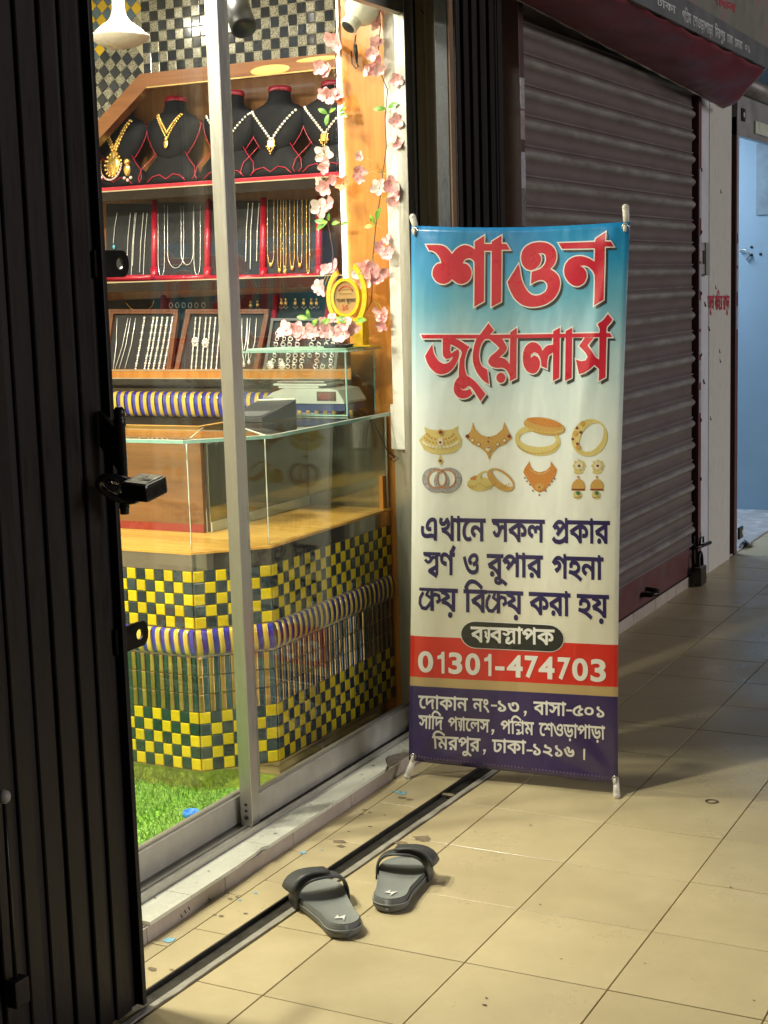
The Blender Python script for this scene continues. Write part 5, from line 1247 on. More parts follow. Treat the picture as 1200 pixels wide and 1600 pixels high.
sline([('স₂ণ₇', 135, 300), ('ও', 335, 415), ('রূপার', 455, 740), ('গহনা', 785, 1048)], m_tnavy, ZG, lin(120, 238, 1080, 268), lambda x: 106, 0, .026)
sline([('ক₆য়', 110, 310), ('িবক₆য়', 338, 640), ('করা', 668, 880), ('হয়', 912, 1075)], m_tnavy, ZG, lin(120, 418, 1080, 458), lambda x: 108, 0, .026)
pill = []
for k in range(24):
    a = math.pi/2+math.pi*k/11 if k < 12 else -math.pi/2+math.pi*(k-12)/11
    cx_, r_ = (400, 66) if k < 12 else (772, 66); x_ = cx_+r_*1.1*math.cos(a); pill.append((x_, 112-r_*math.sin(a)+(x_-586)*.05))
def zpx(z, pts): return [(z[0]+x*z[2], z[1]+y*z[2]) for x, y in pts]
pc = orient([zpx(ZH, pill)])[0]
decal('pill_border', [offset2(pc, .0022)], m_twhite, 0, px=False); decal('pill', [pc], M('banner_black_ink', (.03, .032, .028), .3, coat=.2), 1, px=False)
sline([('ব₄বস₃াপক', 375, 800)], m_twhite, ZH, lin(375, 63, 800, 80), lambda x: 74, 2, .024)
# telephone number in bold figures
def digits():
    s_ = '01301-474703'; ox, oy, s = ZH; spans = [(108, 186), (203, 243), (263, 333), (348, 423), (440, 480), (499, 546), (558, 638), (648, 716), (718, 799), (815, 880), (888, 969), (982, 1060)]
    for ch, (x0, x1) in zip(s_, spans):
        top = lin(108, 183, 1060, 228); bot = lin(108, 292, 1060, 345)
        if ch == '1': cs = [ccw([(.62, 0), (1, 0), (1, 1), (.66, 1), (.5, .86), (.1, .80), (.1, .65), (.62, .68)])]
        elif ch == '-': cs = [ccw([(0, .28), (1, .28), (1, .46), (0, .46)])]
        else:
            g_ = text_splines(ch); big = max(g_, key=lambda c: abs(area2(c))); sg = area2(big) > 0
            g2 = [offset2(c, .030) if (area2(c) > 0) == sg else offset2(c, -.030)[::-1] for c in g_]
            xs = [q[0] for c in g2 for q in c]; ys = [q[1] for c in g2 for q in c]
            cs = [[((x-min(xs))/(max(xs)-min(xs)), (y-min(ys))/(max(ys)-min(ys))) for x, y in c] for c in g2]
        out = []
        for c in cs:
            out.append([buv(ox+(x0+x*(x1-x0))*s, oy+(bot(x0+x*(x1-x0))+(top(x0+x*(x1-x0))-bot(x0+x*(x1-x0)))*y)*s) for x, y in c])
        decal('number_figure', out, m_twhite, 0, .03, False)
digits()
def comma(x, y, zoom=ZH):
    c = orient([zpx(zoom, [(x-6, y-8), (x+8, y-8), (x+8, y+2), (x+1, y+18), (x-7, y+20), (x-1, y+4), (x-6, y+3)])]); decal('comma', c, m_twhite, 0, .03, False)
am1 = lin(110, 412, 1052, 462); 
sline([('েদাকান', 110, 362), ('নং', 385, 470), ('বাসা', 692, 858)], m_twhite, ZH, am1, lambda x: 62, 0, .021); sline([('১৩', 512, 620), ('৫০১', 890, 1052)], m_twhite, ZH, lin(110, 414, 1052, 470), lambda x: 52, 0, .024)
sline([('সািদ', 110, 238), ('প₄ােলস', 262, 470), ('পিশ₅ম', 525, 695), ('েশওড়াপাড়া', 720, 1055)], m_twhite, ZH, lin(110, 512, 1055, 572), lambda x: 62, 0, .021)
sline([('িমরপুর', 182, 425), ('ঢাকা', 483, 655)], m_twhite, ZH, lin(182, 616, 900, 660), lambda x: 62, 0, .021); sline([('১২১৬', 690, 900)], m_twhite, ZH, lin(182, 622, 900, 672), lambda x: 54, 0, .024)
for x, y in ((650, 497), (486, 590), (445, 690)): comma(x, y)
for x0, x1, y in ((478, 508, 462), (858, 888, 487), (658, 688, 690)): decal('hyphen', orient([zpx(ZH, [(x0, y-5), (x1, y-4), (x1, y+5), (x0, y+4)])]), m_twhite, 0, .03, False)
decal('full_stop_bar', orient([zpx(ZH, [(946, 680), (956, 681), (954, 738), (945, 737)])]), m_twhite, 0, .03, False)
# ---- printed jewellery pictures
m_pg = M('printed_gold', (.62, .40, .11), .4, var=.45, scale=420, col2=(.42, .20, .05), mixs=(.44, .6)); m_pg2 = M('printed_pale_gold', (.66, .56, .22), .4, var=.35, scale=380, col2=(.46, .32, .08), mixs=(.48, .62)); m_po = M('printed_orange_gold', (.66, .27, .05), .4, var=.5, scale=420, col2=(.36, .12, .03), mixs=(.45, .6))
m_ps = M('printed_silver', (.50, .48, .50), .4, var=.6, scale=420, col2=(.12, .11, .13), mixs=(.47, .58)); m_pr = M('printed_ruby', (.20, .03, .03), .4); m_pgr = M('printed_emerald', (.05, .18, .11), .4); m_cream = M('printed_cream', (.68, .62, .45), .4)
def tE(x, y): return (645+x*.13333, 645+y*.13333)
def tF(x, y): return (800+x*.13333, 640+y*.13333)
def ell(t, cx_, cy_, rx_, ry_, rot=0, n=22):
    r = math.radians(rot); return [t(cx_+rx_*math.cos(a)*math.cos(r)-ry_*math.sin(a)*math.sin(r), cy_+rx_*math.cos(a)*math.sin(r)+ry_*math.sin(a)*math.cos(r)) for a in [2*math.pi*k/n for k in range(n)]]
def pic(cs, mat, layer=0, hole=()): decal('printed_jewellery', orient(cs, hole), mat, layer, .03, False)
def dots(t, pts, r, mat, layer=1): decal('printed_stones', orient([ell(t, x, y, r, r, 0, 8) for x, y in pts]), mat, layer, .03, False)['kind'] = 'stuff'
pic([[tE(*q) for q in [(135, 165), (200, 195), (330, 208), (460, 195), (535, 150), (520, 215), (575, 310), (560, 400), (500, 455), (420, 480), (320, 490), (220, 475), (130, 430), (70, 320), (150, 240)]]], m_pg2)
for rr, n, rad, mt in ((.0, 13, 13, m_cream), (1, 11, 10, m_pg), (2, 10, 9, m_po)):
    w_ = 225-rr*28; y0 = 405-rr*45
    dots(tE, [(325+w_*math.sin(a), y0-110*(1-math.cos(a))*1.0) for a in [-1.15+2.3*k/(n-1) for k in range(n)]], rad*1.35, mt)
pic([[tE(290, 385), tE(300, 300), tE(350, 300), tE(365, 385)]], m_cream, 2); dots(tE, [(325, 345)], 16, m_pr, 3); dots(tE, [(328, 228)], 38, m_pg, 2); dots(tE, [(328, 228)], 20, m_pr, 3)
pic([[tE(325, 490), tE(362, 570), tE(325, 612), tE(290, 570)]], m_pg2); dots(tE, [(325, 562)], 16, m_pr, 1)
pic([[tE(*q) for q in [(705, 105), (730, 190), (800, 260), (890, 285), (980, 255), (1050, 190), (1070, 105), (1110, 190), (1165, 300), (1080, 370), (990, 410), (930, 470), (895, 555), (860, 470), (790, 410), (700, 370), (615, 285), (680, 210)]]], m_pg)
dots(tE, [(700, 322), (772, 370), (995, 370), (1075, 325), (640, 275), (1130, 275)], 24, m_pr); dots(tE, [(700, 322), (772, 370), (995, 370), (1075, 325)], 18, m_cream, 2); pic([[tE(885, 365), tE(930, 430), tE(885, 470), tE(840, 430)]], m_pr); pic([[tE(885, 378), tE(918, 430), tE(885, 460), tE(852, 430)]], m_cream, 2); dots(tE, [(885, 405), (890, 288), (885, 335)], 10, m_pr, 3)
pic([ell(tF, 300, 360, 270, 180, 8, 32), ell(tF, 300, 345, 215, 92, 3, 32)], m_pg2, 0, (1,)); dots(tF, [(300+245*math.cos(a), 380+135*math.sin(a)) for a in [.25+2.6*k/20 for k in range(21)]], 10, m_pg)
pic([ell(tF, 380, 195, 245, 100, 10, 32)], m_pg, 1); pic([ell(tF, 380, 150, 210, 42, 11, 32)], m_po, 2); dots(tF, [(380+225*math.cos(a), 205+60*math.sin(a)+22*math.cos(a)) for a in [.2+2.7*k/20 for k in range(21)]], 9, m_pg2, 2)
pic([ell(tF, 910, 330, 225, 205, -58, 32), ell(tF, 935, 326, 185, 120, -58, 32)], m_pg2, 0, (1,)); dots(tF, [(765, 215), (810, 265), (770, 400), (715, 345)], 18, m_pr); dots(tF, [(830, 165), (780, 445), (745, 280)], 32, m_pg)
pic([ell(tE, 270, 790, 165, 145, 25, 30), ell(tE, 285, 765, 105, 105, 25, 30)], m_ps, 0, (1,)); pic([ell(tE, 410, 790, 165, 145, -25, 30), ell(tE, 395, 765, 105, 105, -25, 30)], m_ps, 1, (1,)); pic([ell(tE, 285, 775, 112, 112, 25, 30), ell(tE, 285, 775, 100, 100, 25, 30)], m_po, 2, (1,)); pic([ell(tE, 395, 775, 112, 112, -25, 30), ell(tE, 395, 775, 100, 100, -25, 30)], m_po, 2, (1,))
pic([ell(tE, 780, 835, 145, 85, 0, 28)], m_pg2); pic([ell(tE, 740, 760, 70, 24, -12, 20)], m_po, 1); pic([ell(tE, 850, 790, 110, 110, 50, 28), ell(tE, 865, 770, 80, 55, 50, 28)], m_pg2, 1, (1,)); pic([ell(tE, 1030, 785, 180, 105, 36, 30), ell(tE, 1050, 768, 150, 50, 38, 30)], m_pg, 2, (1,)); dots(tE, [(650+14*k*2, 850+20*math.sin(k)) for k in range(18)], 9, m_pg, 3)
pic([[tF(*q) for q in [(205, 605), (215, 660), (260, 715), (325, 735), (400, 715), (450, 665), (455, 605), (530, 705), (510, 770), (440, 870), (380, 950), (320, 972), (260, 940), (200, 850), (130, 735), (145, 690)]]], m_po); dots(tF, [(150, 800), (175, 840), (210, 880), (245, 950), (320, 1000), (395, 952), (440, 882), (470, 842), (500, 810)], 10, m_pr); dots(tF, [(220+20*k, 705+50*math.sin(math.pi*k/11)) for k in range(12)], 8, m_pg2); pic([ell(tF, 322, 905, 55, 42)], m_pg, 1); dots(tF, [(322, 910)], 11, m_pr, 2)
for cx_ in (790, 1008):
    dots(tF, [(cx_+60*math.cos(k*.7854), 658+55*math.sin(k*.7854)) for k in range(8)], 20, m_pg2, 0); dots(tF, [(cx_, 658)], 48, m_cream, 1); dots(tF, [(cx_, 658)], 16, m_pr, 2)
    pic([ell(tF, cx_-10, 732, 58, 20)], m_pg2); dots(tF, [(cx_-12, 790)], 14, m_po)
    pic([[tF(cx_-90+dx, dy) for dx, dy in [(0, 895), (20, 850), (55, 818), (85, 812), (120, 822), (150, 855), (160, 895), (155, 950), (5, 950)]]], m_pg); dots(tF, [(cx_-82+17*k, 935) for k in range(9)], 10, m_pr); pic([ell(tF, cx_-20, 1000, 52, 50)], m_pg2); dots(tF, [(cx_-14, 976)], 24, m_pgr, 2); dots(tF, [(cx_-60+14*k, 1025+4*math.sin(k)) for k in range(7)], 5, m_pr, 2)
# ---- hooks, grommets, poles of the stand
m_tip = M('white_plastic_tip', (.74, .70, .64), .4); m_pole = M('black_fibre_pole', (.02, .02, .02), .35); m_grom = M('steel_grommet', (.6, .58, .55), .25, metal=.9)
hub = BLp+bu*.30+bv*.78-bn*.14
hubm = MB().ball(hub, 1, 12, 8, (.03, .03, .03)); hubm.build('hub', m_pole, bs)
for (u, w, px_, py_) in ((uTL+.012, vTL-.014, 644, 339), (uTR-.012, vTR-.012, 977, 324), (uBL+.014, vBL+.012, 636, 1210), (uBR-.008, vBR+.012, 963, 1240)):
    g_ = bpt(u, w, .002); tp_u, tp_v = buv(px_, py_); tip = BLp+bu*tp_u+bv*tp_v-bn*.004
    if py_ > 1000: tip = onZ(px_, py_+3, .007)
    back = g_-bn*.012
    MB().tube([g_+bu*.008*math.cos(k*.6283)+bv*.008*math.sin(k*.6283) for k in range(10)], .002, 6, closed=True).build('grommet', m_grom, bs)
    MB().tube([back, (back+tip)/2-bn*.002, tip], [.0075, .0085, .0095], 10).build('pole_tip', m_tip, bs); MB().ball(tip, .0095, 10, 8).build('tip_end', m_tip, bs)
    MB().tube([back+bn*.001, g_+bn*.005, g_+bn*.006-bv*.008, g_+bn*.003-bv*.014], .0042, 8).build('hook', m_tip, bs)
    MB().tube([back, (back*.5+hub*.5)-bn*.05, hub], .0045, 8).build('pole', m_pole, bs)
MB().tube([hub, onZ(800, 1195, .006)-bn*.35, ], .0045, 8).build('rear_leg', m_pole, bs)
for k in range(60):
    a = .02+.96*k/59
    if .33 < a < .37 or .56 < a < .6: continue
    u = uBL*(1-a)+uBR*a; w = (vBL*(1-a)+vBR*a)+4*a*(1-a)*(vBM-(vBL+vBR)/2)+.014
    MB().box((0, 0, 0), (.004, .0002, .0045)).v
    c_ = [(u-.002, w-.002), (u+.002, w-.002), (u+.002, w+.0025), (u-.002, w+.0025)]
    me = MB(); me.add([bpt(x, y, .0013) for x, y in c_], [(0, 1, 2, 3)]); me.build('hem_weld', m_hem, sheet, False)

# ================================================================== slide sandals
m_sole = M('grey_foam_sole', (.12, .125, .118), .6, var=.15, scale=40, bump=.15, bscale=500); m_bed = M('grey_footbed', (.23, .245, .235), .65, var=.08, bump=.1, bscale=600); m_strap = M('charcoal_strap', (.058, .063, .068), .5, var=.15, bump=.08, bscale=500); m_line = M('pale_welt', (.30, .31, .30), .5)
def sandal(heel, toe, side, label):
    hx = Vector((heel[0], heel[1], 0)); d = Vector((toe[0]-heel[0], toe[1]-heel[1], 0)); Ln = d.length; d.normalize(); n = Vector((-d.y, d.x, 0))     # n = left of the foot
    t = thing('slide_sandal', (heel[0], heel[1], .001), label, 'sandal', 'pair of slide sandals')
    def half(x, left):                                                 # half width at x (0 heel .. 1 toe)
        w = .041+.013*math.sin(math.pi*min(1, max(0, (x-.25)/1.0)))**1.0+(.006*math.exp(-((x-.72)/.16)**2))
        if (left and side < 0) or (not left and side > 0): w += .004*math.exp(-((x-.8)/.15)**2)    # inner ball
        else: w -= .005*math.exp(-((x-.42)/.16)**2)*0
        e0 = min(1, math.sqrt(max(0, 1-((.13-x)/.13)**2))) if x < .13 else 1; e1 = math.sqrt(max(0, 1-((x-.80)/.20)**2)) if x > .80 else 1
        return w*e0*e1
    xs = [0, .006, .02, .045, .08, .13]+[.13+.67*k/12 for k in range(1, 12)]+[.80, .86, .91, .95, .98, .994, 1]
    def ol(ins): return [(x, half(x, True)-ins) for x in xs]+[(x, -half(x, False)+ins) for x in xs[::-1]]
    def P(x, y, z, ins=0): return hx+d*((.5+(x-.5)*(1-2*ins/Ln))*Ln)+n*y+Vector((0, 0, z))
    def zt(x): return .033-.010*max(0, (x-.3)/.7)+.006*max(0, x-.85)
    lv = [(.0, .006), (.25, .001), (.42, .0), (.62, .0015), (.66, .003), (.95, .002), (1., .005)]; v = []; f = []; N = len(xs)*2
    for fz, ins in lv: v += [P(x, (abs(y)-ins if abs(y) > ins else 0)*(1 if y >= 0 else -1), .0015+zt(x)*fz, ins) for x, y in ol(0)]
    for k in range(len(lv)-1):
        for i in range(N): f.append((k*N+i, k*N+(i+1) % N, (k+1)*N+(i+1) % N, (k+1)*N+i))
    f.append(tuple(range(N))[::-1]); MB().add(v, f, True).build('sole', m_sole, t)
    # footbed: dished top
    v = []; f = []; cross = [-1, -.85, -.6, -.3, 0, .3, .6, .85, 1]
    for x in xs:
        for s in cross:
            w = max(0, half(x, s > 0)-.004); v.append(P(x, s*w, .0015+zt(x)+(.0012 if abs(s) == 1 else -.0045*(1-abs(s)**3)), .004))
    c = len(cross)
    for i in range(len(xs)-1):
        for j in range(c-1): f.append((i*c+j, i*c+j+1, (i+1)*c+j+1, (i+1)*c+j))
    MB().add(v, f, True).build('footbed', m_bed, t)
    # pale line round the side
    MB().tube([P(x, y*1.0, .0015+zt(x)*.64, -.0004) for x, y in ol(-.0006)], .0011, 5, closed=True).build('welt', m_line, t)
    # strap
    NS, NT = 18, 8; v = []; f = []
    for k in range(NT+1):
        for i in range(NS+1):
            th = math.pi*i/NS; ed = abs(math.cos(th)); x0 = .54+.06*ed**2; x1 = .785-.02*ed; x = x0+(x1-x0)*k/NT
            w = half(min(x, .86), math.cos(th) > 0)+.004; hgt = .078-.014*(k/NT); y = w*math.copysign(abs(math.cos(th))**.72, math.cos(th)); z = .008+(hgt-.008)*math.sin(th)**.7
            v.append(P(x, y, z))
    for k in range(NT):
        for i in range(NS): f.append((k*(NS+1)+i, k*(NS+1)+i+1, (k+1)*(NS+1)+i+1, (k+1)*(NS+1)+i))
    st = MB().add(v, f, True).build('strap', m_strap, t); md = st.modifiers.new('thickness', 'SOLIDIFY'); md.thickness = .0052; md.offset = 0
    # hook-and-loop flap over the outer side
    v = []; f = []; a0, a1 = (.05, .55) if side > 0 else (.45, .95)
    for k in range(5):
        for i in range(8):
            th = math.pi*(a0+(a1-a0)*i/7); x = .565+.20*k/4; w = half(x, math.cos(th) > 0)+.007; hgt = .078-.014*((x-.54)/.245); out_ = (7-i if side > 0 else i)/7
            v.append(P(x, w*math.copysign(abs(math.cos(th))**.75, math.cos(th))*(1+.16*out_), .008+(hgt-.004)*math.sin(th)**.7+.004+.016*out_))
    for k in range(4):
        for i in range(7): f.append((k*8+i, k*8+i+1, (k+1)*8+i+1, (k+1)*8+i))
    fl = MB().add(v, f, True).build('strap_flap', m_strap, t); md = fl.modifiers.new('thickness', 'SOLIDIFY'); md.thickness = .0045; md.offset = 1
    bolt = [(.016, .001), (.002, .009), (.003, .0022), (-.016, .0055), (-.002, -.009), (-.003, -.0022)]
    vs, fs = fill2([ccw([(a*1.0, b) for a, b in bolt])])
    MB().add([P(.155+b/Ln*1.9, a*.9+.002, .0015+zt(.15)-.0018) for a, b in vs], fs).build('lightning_mark', M('white_print', (.75, .75, .72), .5), t, False)
    return t
sandal((.392, -.002), (.170, .208), 1, 'grey slide sandal with its toe over the gate groove'); sandal((.408, .148), (.330, .428), -1, 'grey slide sandal standing wholly on the beige tiles')

# ================================================================== roller shutter of the next shop
m_shut = bpy.data.materials.new('worn_maroon_shutter'); m_shut.use_nodes = True
_t = m_shut.node_tree; _N = _t.nodes; _L = _t.links; _b = _N['Principled BSDF']; _b.inputs['Roughness'].default_value = .42
_g = _N.new('ShaderNodeNewGeometry'); _s = _N.new('ShaderNodeSeparateXYZ'); _L.new(_g.outputs['Position'], _s.inputs[0])
_r = _N.new('ShaderNodeMapRange'); _r.inputs[1].default_value = .034; _r.inputs[2].default_value = .044; _L.new(_s.outputs[0], _r.inputs[0])
_mp = _N.new('ShaderNodeMapping'); _mp.inputs['Scale'].default_value = (1, .8, 3.1); _L.new(_g.outputs['Position'], _mp.inputs[0])
_n = _N.new('ShaderNodeTexNoise'); _n.inputs['Scale'].default_value = 7; _n.inputs['Detail'].default_value = 9; _n.inputs['Roughness'].default_value = .72; _L.new(_mp.outputs[0], _n.inputs['Vector'])
_r2 = _N.new('ShaderNodeMapRange'); _r2.inputs[1].default_value = .30; _r2.inputs[2].default_value = .66; _L.new(_n.outputs[0], _r2.inputs[0])
_m = _N.new('ShaderNodeMath'); _m.operation = 'MULTIPLY'; _L.new(_r.outputs[0], _m.inputs[0]); _L.new(_r2.outputs[0], _m.inputs[1])
_c1 = _N.new('ShaderNodeMixRGB'); _c1.inputs[1].default_value = (.125, .092, .090, 1); _c1.inputs[2].default_value = (.16, .128, .122, 1); _L.new(_r2.outputs[0], _c1.inputs[0])
_c2 = _N.new('ShaderNodeMixRGB'); _c2.inputs[2].default_value = (.29, .28, .265, 1); _L.new(_m.outputs[0], _c2.inputs[0]); _L.new(_c1.outputs[0], _c2.inputs[1])
_w = _N.new('ShaderNodeTexNoise'); _w.inputs['Scale'].default_value = 70; _w.inputs['Detail'].default_value = 5; _L.new(_mp.outputs[0], _w.inputs['Vector'])
_r3 = _N.new('ShaderNodeMapRange'); _r3.inputs[1].default_value = .70; _r3.inputs[2].default_value = .74; _L.new(_w.outputs[0], _r3.inputs[0]); _m3 = _N.new('ShaderNodeMath'); _m3.operation = 'MULTIPLY'; _L.new(_r3.outputs[0], _m3.inputs[0]); _L.new(_r.outputs[0], _m3.inputs[1])
_c3 = _N.new('ShaderNodeMixRGB'); _c3.inputs[2].default_value = (.6, .6, .58, 1); _L.new(_m3.outputs[0], _c3.inputs[0]); _L.new(_c2.outputs[0], _c3.inputs[1]); _L.new(_c3.outputs[0], _b.inputs['Base Color'])
shut = thing('roller_shutter', (.03, 2.9, .05), 'closed maroon steel roller shutter with worn ribbed slats', 'roller shutter')
YA0, YA1 = 1.905, 3.925; pitch = .0955
prof = [(0, 0), (.006, .001), (.008, .004), (.006, .008), (0, .009), (0, .050)]+[(.017*math.sin(math.pi*k/8), .052+.040*k/8) for k in range(1, 8)]+[(0, .0925), (0, .0955)]
ns = 10; v = []; f = []
for k in range(ns+1):
    y = YA0+(YA1-YA0)*k/ns
    for x, z in prof: v.append((.03+x, y, z))
np_ = len(prof)
for k in range(ns):
    for i in range(np_-1): f.append((k*np_+i, k*np_+i+1, (k+1)*np_+i+1, (k+1)*np_+i))
me_slat = MB().add(v, f, True).mesh('shutter_slat', m_shut)
random.seed(2)
for r in range(23):
    o = put('shutter_slat', me_slat, Matrix.Translation((random.uniform(-.001, .001), 0, .178+r*pitch)), shut)
m_maroon = M('maroon_paint', (.13, .035, .04), .5, var=.3, scale=9, col2=(.085, .04, .04), mixs=(.4, .65), bump=.05)
MB().box((.024, YA0, .052), (.033, YA1, .178), .001).build('bottom_plate', m_maroon, shut)
MB().box((.0, YA0, .15), (.022, YA1, 2.5)).build('shutter_back', m_gate, shut)
def stickers(par, X, pxs, mats):
    pass
m_tape = M('silver_tape', (.50, .48, .50), .2, var=.35, scale=60, metal=.3, bump=.4, bscale=90); m_stk = M('pale_sticker', (.42, .41, .46), .5, var=.3, scale=70, col2=(.24, .24, .3), mixs=(.48, .58))
gL = MB().box((.005, 1.862, .0), (.062, 1.903, 2.6), .002).build('guide_rail', M('dark_maroon_guide', (.07, .03, .033), .45, var=.3), shut)
for (y0, y1, mt) in ((116, 166, m_tape), (168, 214, M('torn_tape', (.34, .25, .26), .35, var=.4, scale=40)), (234, 292, m_stk), (293, 352, M('dark_tape', (.16, .15, .16), .3, var=.4, scale=60, bump=.3))):
    a = onX(797, y0, .0635); b = onX(797, y1, .0635); MB().box((.0622, 1.866, b.z), (.0636, 1.900, a.z)).build('sticker', mt, gL)
gR = MB().box((.008, 3.968, .0), (.050, 4.012, 2.15), .002).build('guide_rail', m_maroon, shut)
MB().box((.004, 3.926, .0), (.02, 3.967, 2.15)).build('dark_gap_strip', m_rubber, shut)  # black strip stands in for the shadow beside the guide rail
for y0, y1 in ((262, 340), (368, 408), (412, 455), (470, 515), (520, 556), (565, 600), (612, 648)):
    a = onX(1085, y0, .052); b = onX(1085, y1, .052); MB().box((.0503, 3.974, b.z), (.0515, 4.008, a.z)).build('sticker', m_stk, gR)
for y in (264, 362, 459, 556, 659, 752): p = onX(1088, y, .053); MB().tube([(.050, 4.004, p.z), (.054, 4.004, p.z)], .008, 8).build('bolt', m_rubber, gR)
p = onX(1010, 928, .05); hs = MB().box((.034, p.y-.03, p.z-.006), (.085, p.y+.02, p.z+.004), .002).build('lock_hasp', m_iron, shut)
MB().tube([(.034, p.y-.02, p.z), (.07, p.y-.02, p.z), (.09, p.y+.005, p.z+.003), (.085, p.y+.045, p.z+.006), (.034, p.y+.05, p.z+.01)], .010, 8).build('pull_handle', m_iron, shut)
p = onX(1096, 853, .07); MB().tube([(.045, p.y-.06, p.z-.003), (.07, p.y, p.z), (.08, p.y+.11, p.z-.002)], .009, 8).build('bolt_bar', m_iron, shut); MB().tube([(.06, p.y+.01, p.z), (.062, p.y+.012, p.z+.035), (.07, p.y+.03, p.z+.036), (.07, p.y+.03, p.z+.01)], .005, 6).build('bolt_bar', m_iron, shut)
MB().box((.034, 3.93, .09), (.042, 4.05, .22), .002).build('lock_hasp', m_iron, shut)
pk = onX(1094, 898, .075); t = thing('padlock', (pk.x, pk.y, pk.z-.04), 'small black padlock at the foot of the maroon shutter', 'padlock')
MB().box((pk.x-.017, pk.y-.048, pk.z-.045), (pk.x+.017, pk.y+.048, pk.z+.038), .004).build('lock_body', m_lock, t); MB().box((pk.x-.012, pk.y-.044, pk.z+.0385), (pk.x+.012, pk.y+.044, pk.z+.0395)).build('lock_rim', m_alu_in, t)
MB().tube([(pk.x, pk.y+.032*math.cos(a), pk.z+.038+.065*math.sin(a)) for a in [k*math.pi/10 for k in range(11)]], .0075, 8).build('shackle', m_iron, t)
# low tiled sill under the shutter
sill = struct(MB().box((-.1, 1.84, -.011), (.029, 4.02, .043)).build('shutter_sill', m_core))
yy = 1.86
while yy < 4.0:
    MB().box((.0293, yy+.001, -.010), (.0375, min(4.02, yy+.298), .046), .001).build('riser_tile', m_riser, sill); yy += .3

# ---- wall over the shutter, awning sheet and sign
m_soot = M('sooty_plaster', (.10, .095, .09), .85, var=.3, scale=8, bump=.3)
tag(MB().box((-.3, 1.862, 2.42), (.0, 6.3, 3.4)).build('wall', m_soot), 'sooty plaster wall above the maroon shutter', 'wall')
m_awn = M('burgundy_canvas', (.16, .022, .038), .55, var=.2, scale=6, bump=.1, bscale=40)
awn = thing('canvas_awning', (.1, 3, 2.2), 'burgundy canvas awning hanging under the shop sign', 'awning')
NA_, NB_ = 48, 12; v = []; I0, I1, O0, O1 = Vector((.085, 1.40, 2.245)), onX(1130, 168, .078), Vector((.30, 1.55, 2.262)), onX(1195, 108, .30)
for i in range(NA_+1):
    for j in range(NB_+1):
        a, b = i/NA_, j/NB_; p = (I0*(1-a)+I1*a)*(1-b)+(O0*(1-a)+O1*a)*b
        p.z += -.022*math.sin(math.pi*b)+.010*math.sin(11*a+5*b)*b*(1-b)*2+.008*math.sin(26*a-8*b)*math.sin(math.pi*b)*a+.006*math.sin(37*a+3)*(b > .9); v.append(p)
f = [(i*(NB_+1)+j, i*(NB_+1)+j+1, (i+1)*(NB_+1)+j+1, (i+1)*(NB_+1)+j) for i in range(NA_) for j in range(NB_)]
cv = MB().add(v, f, True).build('canvas', m_awn, awn, False); md = cv.modifiers.new('thickness', 'SOLIDIFY'); md.thickness = .003
m_hem2 = M('pale_frayed_hem', (.42, .38, .37), .7, var=.4, scale=60)
MB().tube([v[i*(NB_+1)]+Vector((0, 0, -.001+.002*math.sin(i*1.7))) for i in range(NA_+1)], .0045, 6).build('hem', m_hem2, awn); MB().tube([v[NA_*(NB_+1)+j] for j in range(NB_+1)], .0055, 6).build('hem', m_hem2, awn)
sg = thing('shop_sign', (.31, 3, 2.26), 'faded grey shop sign board with white lettering over the burgundy awning', 'sign')
zs0 = onX(1195, 108, .31).z
m_sgn = M('grey_sign_face', (.115, .118, .125), .5, var=.2, scale=7); m_sgn2 = M('faded_poster', (.20, .19, .16), .6, var=.25, scale=5, col2=(.22, .135, .14), mixs=(.46, .6))
MB().prism([(.312, 1.5, 2.262), (.312, 4.24, zs0+.008), (.312, 4.24, zs0+.092), (.312, 1.5, 2.372)], (-.03, 0, 0)).build('name_strip', m_sgn, sg)
MB().prism([(.305, 1.5, 2.3725), (.305, 4.24, zs0+.0925), (.305, 4.24, 3.1), (.305, 1.5, 3.1)], (-.02, 0, 0)).build('poster_panel', m_sgn2, sg)
MB().prism([(.300, 4.242, zs0+.02), (.318, 4.242, zs0+.02), (.318, 4.242, 3.1), (.300, 4.242, 3.1)], (0, .03, 0)).build('end_strip', m_stk, sg)
def text_px(name, s, pf, p0, p1, h, mat, parent, bold=.02):
    cs, a, b, H = word(s, bold); out = []
    vs, fs = fill2(cs); V = []
    for x, y in vs:
        u = (x-a)/(b-a); px_ = p0[0]+(p1[0]-p0[0])*u; py_ = p0[1]+(p1[1]-p0[1])*u+h*(1-y/H); V.append(pf(px_, py_))
    MB().add(V, fs).build(name, mat, parent, False)
m_wpaint = M('chalky_white_paint', (.50, .50, .52), .6, var=.3, scale=60); m_rpaint = M('red_brush_paint', (.42, .03, .05), .55, var=.25, scale=90)
S = lambda x, y: onX(x, y, .3128)
text_px('sign_letters', 'পিশ₅ম', S, (1066, 16), (1080, 22.5), 15, m_wpaint, sg); text_px('sign_letters', 'েশওড়াপাড়া', S, (1083, 24), (1114, 41), 15, m_wpaint, sg); text_px('sign_letters', 'িমরপুর', S, (1117, 42), (1133, 51), 14, m_wpaint, sg); text_px('sign_letters', 'ঢাকা', S, (1136, 53), (1145, 58), 13, m_wpaint, sg); text_px('sign_letters', 'েমাবা', S, (1148, 60), (1160, 66), 12, m_wpaint, sg); text_px('sign_letters', '০১', S, (1164, 68), (1172, 73), 10, m_wpaint, sg); text_px('sign_letters', 'ঢাকা', S, (1026, -4), (1056, 11), 11, m_wpaint, sg)
text_px('poster_letters', 'শাওন', lambda x, y: onX(x, y, .3065), (1112, -8), (1150, 8), 12, m_rpaint, sg)

